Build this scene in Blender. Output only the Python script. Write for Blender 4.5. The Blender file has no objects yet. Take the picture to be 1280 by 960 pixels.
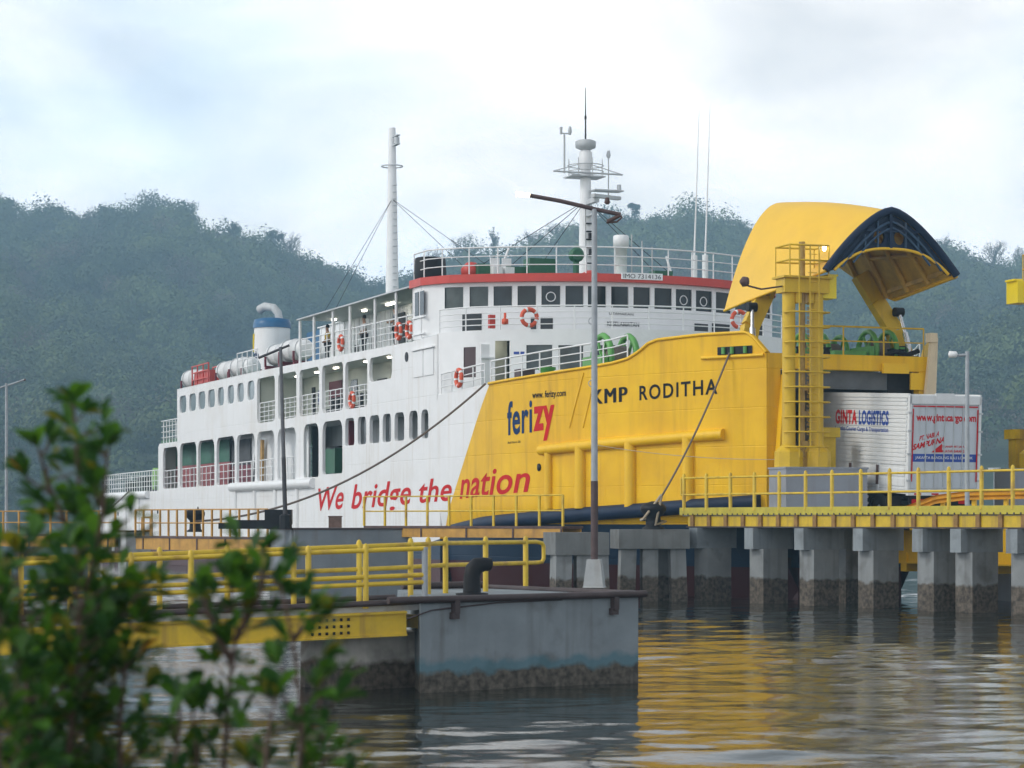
import bpy, bmesh, math, random
import numpy as np
from mathutils import Vector, Matrix, noise
R = math.radians
rnd = random.Random(11)
sc = bpy.context.scene
col = sc.collection

# ------------------------------------------------------------------ camera, sky, sun, exposure
cam_d = bpy.data.cameras.new('camera'); cam = bpy.data.objects.new('camera', cam_d); col.objects.link(cam)
cam.location = (0, 0, 2.6); cam.rotation_euler = (R(90), 0, 0)
cam_d.sensor_width = 36; cam_d.lens = 36*3000/1280; cam_d.shift_y = 170/1280
cam_d.clip_start = .2; cam_d.clip_end = 6000
cam_d.dof.use_dof = True; cam_d.dof.focus_distance = 82; cam_d.dof.aperture_fstop = 3.7
sc.camera = cam

SUN_EL, SUN_AZ = R(36), R(254)          # azimuth from +Y, clockwise: the bright part of the sky is behind-left of the camera
w = bpy.data.worlds.new('World'); sc.world = w; w.use_nodes = True
nt = w.node_tree; N = nt.nodes; L = nt.links
bg = N['Background']; bg.inputs['Strength'].default_value = .1
sky = N.new('ShaderNodeTexSky'); sky.sky_type = 'NISHITA'; sky.sun_disc = False
sky.sun_elevation = SUN_EL; sky.sun_rotation = SUN_AZ
tc = N.new('ShaderNodeTexCoord'); mp = N.new('ShaderNodeMapping'); mp.inputs['Scale'].default_value = (1, 1, 2.3)
n1 = N.new('ShaderNodeTexNoise'); n1.inputs['Scale'].default_value = 6.5; n1.inputs['Detail'].default_value = 7; n1.inputs['Roughness'].default_value = .52; n1.inputs['Distortion'].default_value = .5
n2 = N.new('ShaderNodeTexNoise'); n2.inputs['Scale'].default_value = 4.4; n2.inputs['Detail'].default_value = 5
L.new(tc.outputs['Generated'], mp.inputs['Vector']); L.new(mp.outputs['Vector'], n1.inputs['Vector']); L.new(mp.outputs['Vector'], n2.inputs['Vector'])
r1 = N.new('ShaderNodeValToRGB'); r1.color_ramp.elements[0].position = .33; r1.color_ramp.elements[1].position = .58
r1.color_ramp.elements[0].color = (.62, .62, .62, 1); r1.color_ramp.elements[1].color = (1, 1, 1, 1)
r2 = N.new('ShaderNodeValToRGB'); r2.color_ramp.elements[0].position = .36; r2.color_ramp.elements[1].position = .58
r2.color_ramp.elements[0].color = (10.6, 12.0, 13.5, 1); r2.color_ramp.elements[1].color = (14.9, 14.5, 14.1, 1)
L.new(n1.outputs['Fac'], r1.inputs['Fac']); L.new(n2.outputs['Fac'], r2.inputs['Fac'])
mx = N.new('ShaderNodeMixRGB'); L.new(r1.outputs['Color'], mx.inputs['Fac']); L.new(sky.outputs['Color'], mx.inputs['Color1']); L.new(r2.outputs['Color'], mx.inputs['Color2'])
# the overcast is brighter on the sun's side
vd = N.new('ShaderNodeVectorMath'); vd.operation = 'DOT_PRODUCT'; vd.inputs[1].default_value = (-.95, .02, .1); L.new(tc.outputs['Generated'], vd.inputs[0])
vr = N.new('ShaderNodeMapRange'); vr.inputs['From Min'].default_value = -.9; vr.inputs['From Max'].default_value = .9; vr.inputs['To Min'].default_value = .56; vr.inputs['To Max'].default_value = 1.22; L.new(vd.outputs['Value'], vr.inputs['Value'])
vs = N.new('ShaderNodeVectorMath'); vs.operation = 'SCALE'; vz_ = N.new('ShaderNodeSeparateXYZ'); L.new(tc.outputs['Generated'], vz_.inputs[0])
ve = N.new('ShaderNodeMapRange'); ve.inputs['From Min'].default_value = .22; ve.inputs['From Max'].default_value = .6; ve.inputs['To Min'].default_value = 1; ve.inputs['To Max'].default_value = .42; L.new(vz_.outputs['Z'], ve.inputs['Value'])
vh = N.new('ShaderNodeMapRange'); vh.inputs['From Min'].default_value = .10; vh.inputs['From Max'].default_value = .21; vh.inputs['To Min'].default_value = 1.32; vh.inputs['To Max'].default_value = 1; L.new(vz_.outputs['Z'], vh.inputs['Value'])
vq = N.new('ShaderNodeMath'); vq.operation = 'MULTIPLY'; L.new(ve.outputs['Result'], vq.inputs[0]); L.new(vh.outputs['Result'], vq.inputs[1])
vm = N.new('ShaderNodeMath'); vm.operation = 'MULTIPLY'; L.new(vr.outputs['Result'], vm.inputs[0]); L.new(vq.outputs[0], vm.inputs[1])
L.new(mx.outputs['Color'], vs.inputs[0]); L.new(vm.outputs[0], vs.inputs['Scale']); L.new(vs.outputs['Vector'], bg.inputs['Color'])
sd = bpy.data.lights.new('sun', 'SUN'); sd.energy = 1.15; sd.angle = R(16); sd.color = (1, .95, .87)
so = bpy.data.objects.new('sun', sd); col.objects.link(so)
sv = Vector((math.sin(SUN_AZ)*math.cos(SUN_EL), math.cos(SUN_AZ)*math.cos(SUN_EL), math.sin(SUN_EL)))
so.rotation_euler = sv.to_track_quat('Z', 'Y').to_euler()
sc.view_settings.view_transform = 'Standard'; sc.view_settings.look = 'None'; sc.view_settings.exposure = .34; sc.view_settings.gamma = 1

# ------------------------------------------------------------------ helpers
def P(x, y, Y):
    """photo pixel (1280x960) at depth Y -> world point"""
    return Vector(((x-640)/3000*Y, Y, 2.6+(650-y)/3000*Y))

def mat(name, c, rough=.55, var=.12, scale=3., bump=0., metal=0., streak=0., dirt=(.16, .11, .07), patch=0., pscale=.8, spec=.5):
    m = bpy.data.materials.new(name); m.use_nodes = True
    t = m.node_tree; n = t.nodes; l = t.links; b = n['Principled BSDF']
    b.inputs['Roughness'].default_value = rough; b.inputs['Metallic'].default_value = metal; b.inputs['Specular IOR Level'].default_value = spec
    tc = n.new('ShaderNodeTexCoord')
    nz = n.new('ShaderNodeTexNoise'); nz.inputs['Scale'].default_value = scale; nz.inputs['Detail'].default_value = 6; nz.inputs['Roughness'].default_value = .6
    l.new(tc.outputs['Object'], nz.inputs['Vector'])
    rp = n.new('ShaderNodeValToRGB'); rp.color_ramp.elements[0].position = .3; rp.color_ramp.elements[1].position = .7
    rp.color_ramp.elements[0].color = tuple(min(1, v*(1-var)) for v in c)+(1,); rp.color_ramp.elements[1].color = tuple(min(1, v*(1+var)) for v in c)+(1,)
    l.new(nz.outputs['Fac'], rp.inputs['Fac']); out = rp.outputs['Color']
    def over(out, vecscale, nscale, lo, hi, amt, detail=4):
        mp = n.new('ShaderNodeMapping'); mp.inputs['Scale'].default_value = vecscale; l.new(tc.outputs['Object'], mp.inputs['Vector'])
        z = n.new('ShaderNodeTexNoise'); z.inputs['Scale'].default_value = nscale; z.inputs['Detail'].default_value = detail; l.new(mp.outputs['Vector'], z.inputs['Vector'])
        r = n.new('ShaderNodeMapRange'); r.inputs['From Min'].default_value = lo; r.inputs['From Max'].default_value = hi; r.inputs['To Max'].default_value = amt
        l.new(z.outputs['Fac'], r.inputs['Value'])
        x = n.new('ShaderNodeMixRGB'); x.inputs['Color2'].default_value = dirt+(1,); l.new(r.outputs['Result'], x.inputs['Fac']); l.new(out, x.inputs['Color1'])
        return x.outputs['Color']
    if streak: out = over(out, (3, 3, .22), 1.4, .52, .8, streak)
    if patch: out = over(out, (1, 1, 1), pscale, .55, .68, patch, 8)
    l.new(out, b.inputs['Base Color'])
    if bump:
        bp = n.new('ShaderNodeBump'); bp.inputs['Strength'].default_value = bump; bp.inputs['Distance'].default_value = .02
        l.new(nz.outputs['Fac'], bp.inputs['Height']); l.new(bp.outputs['Normal'], b.inputs['Normal'])
    return m
def emit(name, c, s):
    m = bpy.data.materials.new(name); m.use_nodes = True; b = m.node_tree.nodes['Principled BSDF']
    b.inputs['Base Color'].default_value = (.9, .9, .85, 1); b.inputs['Emission Color'].default_value = c+(1,); b.inputs['Emission Strength'].default_value = s
    return m

class MB:
    """collects shapes, then links them as ONE mesh object"""
    def __init__(s): s.v = []; s.f = []; s.m = []; s.s = []
    def add(s, vs, fs, mi=0, smooth=False):
        o = len(s.v); s.v += [tuple(v) for v in vs]
        for f in fs: s.f.append(tuple(i+o for i in f)); s.m.append(mi); s.s.append(smooth)
        return s
    def box(s, c, d, rz=0, mi=0, M=None):
        hx, hy, hz = d[0]/2, d[1]/2, d[2]/2
        vs = [Vector((x, y, z)) for x in (-hx, hx) for y in (-hy, hy) for z in (-hz, hz)]
        if M is not None: vs = [M @ v for v in vs]
        elif rz: q = Matrix.Rotation(rz, 3, 'Z'); vs = [q @ v for v in vs]
        c = Vector(c)
        return s.add([v+c for v in vs], [(0, 1, 3, 2), (4, 6, 7, 5), (0, 4, 5, 1), (2, 3, 7, 6), (0, 2, 6, 4), (1, 5, 7, 3)], mi)
    def b2(s, p, q, mi=0):
        return s.box([(a+b)/2 for a, b in zip(p, q)], [abs(b-a) for a, b in zip(p, q)], 0, mi)
    def bar(s, p, q, w, h, mi=0, up=(0, 0, 1)):
        p, q = Vector(p), Vector(q); d = q-p; x = d.normalized(); u = Vector(up)
        if abs(x.dot(u)) > .99: u = Vector((1, 0, 0))
        y = u.cross(x).normalized(); z = x.cross(y)
        M = Matrix((x, y, z)).transposed()
        return s.box((p+q)/2, (d.length, w, h), 0, mi, M)
    def tube(s, pts, r, n=8, mi=0, cap=True):
        pts = [Vector(p) for p in pts]; rs = r if isinstance(r, (list, tuple)) else [r]*len(pts)
        vs = []; fs = []; u0 = None
        for i, p in enumerate(pts):
            t = ((pts[i+1]-p) if i == 0 else (p-pts[i-1]) if i == len(pts)-1 else ((pts[i+1]-p).normalized()+(p-pts[i-1]).normalized()))
            t = t.normalized() if t.length > 1e-9 else Vector((0, 0, 1))
            if u0 is None: u0 = Vector((0, 0, 1)) if abs(t.z) < .9 else Vector((1, 0, 0))
            x = u0.cross(t)
            if x.length < 1e-4: x = Vector((1, .3, 0)).cross(t)
            x.normalize(); y = t.cross(x); u0 = y
            vs += [p+(x*math.cos(6.28318*k/n)+y*math.sin(6.28318*k/n))*rs[i] for k in range(n)]
        for i in range(len(pts)-1):
            for k in range(n): fs.append((i*n+k, i*n+(k+1) % n, (i+1)*n+(k+1) % n, (i+1)*n+k))
        s.add(vs, fs, mi, True)
        if cap:
            s.add(vs[:n], [tuple(range(n-1, -1, -1))], mi); s.add(vs[-n:], [tuple(range(n))], mi)
        return s
    def lathe(s, prof, c=(0, 0, 0), axis='z', n=16, mi=0, smooth=True, rot=0):
        vs = []; fs = []
        for r, z in prof:
            for k in range(n):
                a = 6.283185*k/n+rot; x, y = r*math.cos(a), r*math.sin(a)
                v = (x, y, z) if axis == 'z' else (z, x, y) if axis == 'x' else (x, z, y)
                vs.append((v[0]+c[0], v[1]+c[1], v[2]+c[2]))
        for i in range(len(prof)-1):
            for k in range(n): fs.append((i*n+k, i*n+(k+1) % n, (i+1)*n+(k+1) % n, (i+1)*n+k))
        s.add(vs, fs, mi, smooth)
        s.add(vs[:n], [tuple(range(n-1, -1, -1))], mi); s.add(vs[-n:], [tuple(range(n))], mi)
        return s
    def torus(s, c, R_, r, x, y, n=20, k=8, mi=0, band=None):
        c = Vector(c); x = Vector(x).normalized(); y = Vector(y).normalized(); z = x.cross(y); vs = []
        for i in range(n):
            a = 6.283185*i/n; d = x*math.cos(a)+y*math.sin(a)
            for j in range(k):
                b = 6.283185*j/k; vs.append(c+d*(R_+r*math.cos(b))+z*r*math.sin(b))
        for i in range(n):
            s.add(vs, [], mi) if False else None
        o = len(s.v); s.v += [tuple(v) for v in vs]
        for i in range(n):
            for j in range(k):
                s.f.append((o+i*k+j, o+((i+1) % n)*k+j, o+((i+1) % n)*k+(j+1) % k, o+i*k+(j+1) % k)); s.s.append(True)
                s.m.append(band if band is not None and (i % 5 == 2) else mi)
        return s
    def prism(s, poly, z0, z1, mi=0):
        n = len(poly); vs = [(x, y, z0) for x, y in poly]+[(x, y, z1) for x, y in poly]
        return s.add(vs, [tuple(range(n-1, -1, -1)), tuple(range(n, 2*n))]+[(i, (i+1) % n, n+(i+1) % n, n+i) for i in range(n)], mi)
    def grid(s, G, mi=0, smooth=True):
        nr, nc = len(G), len(G[0]); vs = [p for row in G for p in row]
        return s.add(vs, [(i*nc+j, i*nc+j+1, (i+1)*nc+j+1, (i+1)*nc+j) for i in range(nr-1) for j in range(nc-1)], mi, smooth)
    def build(s, name, mats, parent=None, fix=True):
        me = bpy.data.meshes.new(name); me.from_pydata(s.v, [], s.f)
        for m in (mats if isinstance(mats, (list, tuple)) else [mats]): me.materials.append(m)
        me.polygons.foreach_set('material_index', s.m); me.polygons.foreach_set('use_smooth', s.s)
        me.update()
        if fix and len(s.f) < 60000:
            bm = bmesh.new(); bm.from_mesh(me); bmesh.ops.recalc_face_normals(bm, faces=bm.faces); bm.to_mesh(me); bm.free()
        o = bpy.data.objects.new(name, me); col.objects.link(o)
        if parent: o.parent = parent
        return o

def tag(o, label=None, cat=None, group=None, kind=None):
    if label: o['label'] = label
    if cat: o['category'] = cat
    if group: o['group'] = group
    if kind: o['kind'] = kind
    return o
def thing(name, label, cat, loc=(0, 0, 0), rz=0, group=None):
    o = bpy.data.objects.new(name, None); col.objects.link(o); o.empty_display_size = .3
    o.location = loc; o.rotation_euler = (0, 0, rz)
    return tag(o, label, cat, group)
def copy_tree(o, parent=None):
    c = o.copy(); col.objects.link(c)
    if parent: c.parent = parent
    for ch in [x for x in KIDS.get(o, o.children)]: copy_tree(ch, c)
    return c
KIDS = {}

def curve_mesh(polys, extrude=0.):
    cu = bpy.data.curves.new('tmp', 'CURVE'); cu.dimensions = '2D'; cu.fill_mode = 'BOTH'; cu.extrude = extrude
    for p in polys:
        sp = cu.splines.new('POLY'); sp.points.add(len(p)-1); sp.use_cyclic_u = True
        for q, (x, y) in zip(sp.points, p): q.co = (x, y, 0, 1)
    ob = bpy.data.objects.new('tmp', cu); me = bpy.data.meshes.new_from_object(ob)
    v = [tuple(x.co) for x in me.vertices]; f = [tuple(p.vertices) for p in me.polygons]
    bpy.data.objects.remove(ob); bpy.data.meshes.remove(me); bpy.data.curves.remove(cu)
    return v, f
def rrect(x0, y0, x1, y1, r=.25, rb=None, n=4):
    rb = r if rb is None else rb; p = []
    for cx, cy, rr, a0 in ((x1, y1, r, 0), (x0, y1, r, 90), (x0, y0, rb, 180), (x1, y0, rb, 270)):
        sx = -1 if cx == x1 else 1; sy = -1 if cy == y1 else 1
        if rr <= 0: p.append((cx, cy)); continue
        for k in range(n+1):
            a = R(a0+90*k/n); p.append((cx+sx*rr+rr*math.cos(a), cy+sy*rr+rr*math.sin(a)))
    return p
def text_mesh(s, bold=0., shear=0., spacing=1.):
    cu = bpy.data.curves.new('tmp', 'FONT'); cu.body = s; cu.offset = bold; cu.shear = shear; cu.space_character = spacing; cu.resolution_u = 4
    ob = bpy.data.objects.new('tmp', cu); me = bpy.data.meshes.new_from_object(ob)
    bm = bmesh.new(); bm.from_mesh(me)
    v = [x.co.copy() for x in bm.verts]
    x0 = min(p.x for p in v); x1 = max(p.x for p in v); y0 = min(p.y for p in v); y1 = max(p.y for p in v)
    for it in range(4):
        ed = [e for e in bm.edges if e.calc_length() > (x1-x0)/14]
        if not ed: break
        bmesh.ops.subdivide_edges(bm, edges=ed, cuts=1); bmesh.ops.triangulate(bm, faces=[f for f in bm.faces if len(f.verts) > 4])
    vv = [((x.co.x-x0)/(x1-x0), (x.co.y-y0)/(y1-y0)) for x in bm.verts]; bm.verts.index_update()
    ff = [tuple(x.index for x in f.verts) for f in bm.faces]
    bm.free(); bpy.data.objects.remove(ob); bpy.data.meshes.remove(me); bpy.data.curves.remove(cu)
    return vv, ff
def lettering(s, fn, m, parent, bold=0., shear=0., spacing=1., name='lettering'):
    """fn(u, v) -> 3D point for u, v in the text's own 0..1 box"""
    vv, ff = text_mesh(s, bold, shear, spacing)
    return MB().add([fn(u, v) for u, v in vv], ff).build(name, m, parent, fix=False)
def bil(q, u, v):   # q: corners (u0v0, u1v0, u1v1, u0v1)
    return tuple((1-u)*(1-v)*a+u*(1-v)*b+u*v*c+(1-u)*v*d for a, b, c, d in zip(*q))

# ------------------------------------------------------------------ materials
WHITE = mat('white_ship_paint', (.80, .81, .82), .42, .03, 1.2, .05, streak=.16, dirt=(.42, .36, .28), patch=.1, pscale=.5)
WHITE2 = mat('white_clean_paint', (.80, .81, .82), .4, .04, 2)
CREAM = mat('cream_interior_paint', (.66, .68, .61), .5, .06, 1.5)
GREYW = mat('grey_white_paint', (.5, .53, .55), .5, .08, 2, streak=.3)
DECK = mat('green_deck_paint', (.06, .16, .10), .6, .25, 2, patch=.4)
RED = mat('red_roof_paint', (.56, .055, .04), .45, .08, 2)
LRED = mat('letter_red_paint', (.56, .012, .014), .7, .08, 2, spec=.2)
LNAVY = mat('letter_navy_paint', (.006, .035, .12), .7, .1, 2, spec=.2)
LBLACK = mat('letter_black_paint', (.010, .011, .014), .7, .1, 2, spec=.2)
LBLUE = mat('letter_blue_paint', (.02, .07, .36), .5, .1, 3)
YEL = mat('yellow_bow_paint', (.84, .50, .003), .5, .06, .8, .06, streak=.16, dirt=(.42, .2, .02))
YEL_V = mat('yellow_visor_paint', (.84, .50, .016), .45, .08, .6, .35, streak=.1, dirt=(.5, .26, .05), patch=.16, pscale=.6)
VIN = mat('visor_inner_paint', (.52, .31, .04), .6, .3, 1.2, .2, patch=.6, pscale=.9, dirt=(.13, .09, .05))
NAVY = mat('navy_paint', (.008, .022, .055), .55, .25, 1.5, .2, patch=.3, dirt=(.03, .04, .05), spec=.25)
YRAIL = mat('yellow_rail_paint', (.66, .46, .03), .45, .1, 5, streak=.35, patch=.5, pscale=2.6, dirt=(.27, .14, .05))
YGIRD = mat('yellow_girder_paint', (.60, .41, .015), .5, .15, 3, streak=.85, dirt=(.22, .12, .05), patch=.2)
YTOW = mat('yellow_tower_paint', (.66, .43, .012), .5, .1, 1.5, .1, streak=.4, dirt=(.33, .19, .06), patch=.3)
YBRIGHT = mat('bright_yellow_paint', (.85, .66, .01), .4, .05, 3)
ORNG = mat('weathered_orange_paint', (.50, .27, .05), .6, .2, 3, streak=.6, dirt=(.2, .1, .05), patch=.4)
ORNG2 = mat('orange_guard_paint', (.62, .30, .01), .55, .15, 3, streak=.4)
GLASS = mat('dark_window_glass', (.022, .03, .034), .1, .5, .9, spec=.28)
GLASS2 = mat('grey_window_glass', (.055, .07, .07), .1, .5, 1.2, spec=.3)
GLASS3 = mat('pale_cabin_glass', (.16, .21, .23), .12, .2, .6, spec=.6)
DARK = mat('dark_interior_paint', (.03, .034, .038), .6, .2, 2)
DKRED = mat('dark_red_paint', (.17, .012, .03), .5, .15, 2)
BROWN = mat('brown_door_paint', (.07, .04, .045), .5, .15, 2)
GREYD = mat('dark_grey_paint', (.10, .11, .12), .6, .2, 2)  # plain dark grey for the bow tunnel's ceiling, lintel and beam
GREEN = mat('green_winch_paint', (.10, .33, .07), .45, .15, 3, patch=.2)
GREEN2 = mat('dark_green_paint', (.02, .12, .06), .5, .15, 3)
BLACK = mat('black_iron', (.009, .010, .013), .55, .25, 6, .2, spec=.25)
BLUEP = mat('blue_funnel_paint', (.015, .12, .27), .4, .1, 3)
YSIGN = mat('yellow_wall_sign', (.6, .5, .08), .6, .1, 3)
STEEL = mat('bright_steel', (.7, .7, .72), .25, .05, 5, metal=.9)
GALV = mat('galvanised_pole', (.34, .37, .40), .45, .15, 5, streak=.3)
RUST = mat('rusty_steel', (.10, .06, .055), .7, .35, 5, .2)
PIPE = mat('rusty_dark_pipe', (.055, .04, .042), .6, .3, 3, .2)
RING = mat('life_ring_orange', (.70, .10, .04), .5, .06, 4)
ROPE = mat('mooring_rope', (.16, .13, .11), .8, .25, 30, .3)
ROPEW = mat('pale_rope', (.42, .35, .25), .8, .2, 30, .3)
RUBBER = mat('tyre_rubber', (.02, .02, .02), .8, .2, 5)
TRUCKW = mat('white_truck_panel', (.74, .76, .77), .4, .04, 2, streak=.25, dirt=(.36, .33, .28))
TRUCKG = mat('grey_truck_door', (.55, .60, .65), .35, .05, 2, streak=.35, dirt=(.3, .28, .26))
CREAMP = mat('cream_plate_paint', (.72, .60, .42), .5, .1, 1, streak=.3)
SKIN = mat('person_skin', (.42, .25, .17), .6, .05, 5)
LAMP = emit('lit_lamp', (1, .93, .74), 9)
LAMPW = emit('lit_street_lamp', (1, .88, .66), 12)
def concrete(name, base, tide, stain=None, sz=(.45, .62)):
    m = mat(name, base, .85, .14, 1.6, .5, streak=.55, dirt=(.085, .08, .075), patch=.5, pscale=1.4)
    t = m.node_tree; n = t.nodes; l = t.links; b = n['Principled BSDF']; src = b.inputs['Base Color'].links[0].from_socket
    tc = n.new('ShaderNodeTexCoord'); xyz = n.new('ShaderNodeSeparateXYZ'); l.new(tc.outputs['Object'], xyz.inputs[0])
    nz = n.new('ShaderNodeTexNoise'); nz.inputs['Scale'].default_value = 2.6; nz.inputs['Detail'].default_value = 7; l.new(tc.outputs['Object'], nz.inputs['Vector'])
    a = n.new('ShaderNodeMath'); a.operation = 'MULTIPLY_ADD'; a.inputs[1].default_value = .38; l.new(nz.outputs['Fac'], a.inputs[0]); l.new(xyz.outputs['Z'], a.inputs[2])
    def step(z0, z1):
        r = n.new('ShaderNodeMapRange'); r.inputs['From Min'].default_value = z0+.19; r.inputs['From Max'].default_value = z1+.19; r.inputs['To Min'].default_value = 1; r.inputs['To Max'].default_value = 0
        l.new(a.outputs[0], r.inputs['Value']); return r.outputs['Result']
    if stain:
        x = n.new('ShaderNodeMixRGB'); x.inputs['Color2'].default_value = stain+(1,)
        f = n.new('ShaderNodeMath'); f.operation = 'MULTIPLY'; f.inputs[1].default_value = .55; l.new(step(sz[1]-.05, sz[1]+.05), f.inputs[0]); l.new(f.outputs[0], x.inputs['Fac']); l.new(src, x.inputs['Color1']); src = x.outputs['Color']
    n3 = n.new('ShaderNodeTexNoise'); n3.inputs['Scale'].default_value = 9; n3.inputs['Detail'].default_value = 6; l.new(tc.outputs['Object'], n3.inputs['Vector'])
    rp = n.new('ShaderNodeValToRGB'); rp.color_ramp.elements[0].position = .35; rp.color_ramp.elements[1].position = .7
    rp.color_ramp.elements[0].color = (tide[0]*.45, tide[1]*.45, tide[2]*.45, 1); rp.color_ramp.elements[1].color = tuple(v*1.7 for v in tide)+(1,); l.new(n3.outputs['Fac'], rp.inputs['Fac'])
    x = n.new('ShaderNodeMixRGB'); l.new(rp.outputs['Color'], x.inputs['Color2']); l.new(step(sz[0]-.04, sz[0]+.04), x.inputs['Fac']); l.new(src, x.inputs['Color1'])
    l.new(x.outputs['Color'], b.inputs['Base Color'])
    return m
CONC = concrete('weathered_pile_concrete', (.235, .25, .255), (.085, .07, .055), sz=(.78, .8))
CONCM = concrete('dirty_cap_concrete', (.17, .18, .18), (.2, .2, .2), sz=(-3, -2))
CONCK = concrete('cap_concrete', (.24, .27, .29), (.2, .2, .2), sz=(-3, -2))
CONCD = concrete('painted_dolphin_concrete', (.215, .25, .275), (.085, .075, .062), (.015, .14, .19), (.30, .46))
CONCB = mat('painted_block_concrete', (.27, .29, .33), .7, .06, 1.5, .2, streak=.3)
CONCL = mat('pale_concrete', (.40, .42, .43), .8, .15, 2, .4, streak=.4, patch=.3)

# ------------------------------------------------------------------ the setting: water, mud bank, hill
def water():
    xs = np.concatenate([-np.geomspace(3000, 34, 14), np.arange(-32, 32, .16), np.geomspace(34, 3000, 14)])
    ys = np.concatenate([np.linspace(-60, 15, 6), np.arange(17, 60, .10), np.arange(60, 130, .2), np.geomspace(131, 5000, 26)])
    X, Y = np.meshgrid(xs, ys); rg = np.random.default_rng(5); Z = np.zeros_like(X)
    near = np.clip((150-Y)/60, 0, 1)*np.clip((36-np.abs(X))/4, 0, 1)
    patch = .65+.5*np.sin(X*.21+Y*.13+1)*np.sin(Y*.17-X*.09+.5)
    for i in range(46):
        lam = .24*(1.06**i)*rg.uniform(.9, 1.1); th = rg.normal(-.12, .55)
        k = 2*np.pi/lam; ph = rg.uniform(0, 6.28); amp = .0021*lam**.95
        Z += amp*np.sin(k*(X*np.sin(th)+Y*np.cos(th))+ph+.5*np.sin(X*rg.uniform(.2, .5)+Y*.1))
    Z *= near*patch
    nr, nc = X.shape; v = np.stack([X, Y, Z], -1).reshape(-1, 3)
    i = np.arange(nr-1)[:, None]*nc+np.arange(nc-1)[None]; f = np.stack([i, i+1, i+nc+1, i+nc], -1).reshape(-1, 4)
    me = bpy.data.meshes.new('water'); me.vertices.add(len(v)); me.vertices.foreach_set('co', v.astype(np.float32).ravel())
    me.loops.add(f.size); me.loops.foreach_set('vertex_index', f.astype(np.int32).ravel()); me.polygons.add(len(f))
    me.polygons.foreach_set('loop_start', np.arange(0, f.size, 4, dtype=np.int32)); me.polygons.foreach_set('use_smooth', np.ones(len(f), bool))
    me.update(calc_edges=True)
    m = bpy.data.materials.new('harbour_water'); m.use_nodes = True; t = m.node_tree; n = t.nodes; l = t.links; b = n['Principled BSDF']
    b.inputs['Base Color'].default_value = (.014, .019, .015, 1); b.inputs['Roughness'].default_value = .03; b.inputs['IOR'].default_value = 1.28
    tc = n.new('ShaderNodeTexCoord'); mp = n.new('ShaderNodeMapping'); mp.inputs['Scale'].default_value = (1.6, 3.2, 1); l.new(tc.outputs['Object'], mp.inputs['Vector'])
    z = n.new('ShaderNodeTexNoise'); z.inputs['Scale'].default_value = 2.2; z.inputs['Detail'].default_value = 5; l.new(mp.outputs['Vector'], z.inputs['Vector'])
    bp = n.new('ShaderNodeBump'); bp.inputs['Strength'].default_value = .12; bp.inputs['Distance'].default_value = .05; l.new(z.outputs['Fac'], bp.inputs['Height']); l.new(bp.outputs['Normal'], b.inputs['Normal'])
    me.materials.append(m); o = bpy.data.objects.new('water', me); col.objects.link(o); tag(o, kind='structure')
water()
mb = MB()
G = [[(x, y, .45*min(1, (14.5-y)/5)-.12+.12*noise.noise((x*.4, y*.4, 0))) for x in np.linspace(-25, 20, 46)] for y in np.linspace(-8, 14.5, 24)]
mb.grid(G); tag(mb.build('mud_bank', mat('wet_mud', (.09, .075, .055), .6, .3, 2, .5), fix=False), kind='structure')

RID = [(-700, 240), (-260, 262), (-80, 252), (0, 254), (60, 266), (110, 274), (150, 270), (195, 258), (240, 268), (262, 284), (310, 300), (350, 308), (400, 322), (450, 336), (490, 340), (530, 334), (580, 326), (630, 318), (680, 304), (720, 288), (760, 274), (790, 267), (850, 272), (900, 280), (945, 286), (1000, 290), (1060, 296), (1120, 306), (1180, 322), (1215, 330), (1250, 328), (1280, 332), (1500, 330), (1900, 350)]
HY = 1150.
def ridge(X):
    px = 640+X/HY*3000; return (650-np.interp(px, [a for a, b in RID], [b+31+9*math.exp(-((a-490)/90)**2) for a, b in RID]))/3000*HY+2.6
def fbm(x, y, s, o=4):
    return noise.fractal((x*s, y*s, 3.1), .9, 2.1, o)
Y0 = 520.
def hill_z(X, Y):
    r = float(ridge(X)); t = (Y-Y0)/(HY-Y0)
    if t <= 0: return 3*t
    if t > 1: return r*max(0, 1-(t-1)*2.2)
    spur = fbm(X, Y*.55, .0075)*38*math.sin(min(1, t)*math.pi)**.8
    return r*(t**1.12)+spur*(.35+.65*min(1, r/160))
xs = np.linspace(-470, 470, 120); ys = np.linspace(505, 1330, 80)
mb = MB(); mb.grid([[(x, y, hill_z(x, y)) for x in xs] for y in ys])
tag(mb.build('hill', mat('hill_undergrowth', (.045, .062, .028), .9, .4, .05), fix=False), kind='structure')

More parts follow.
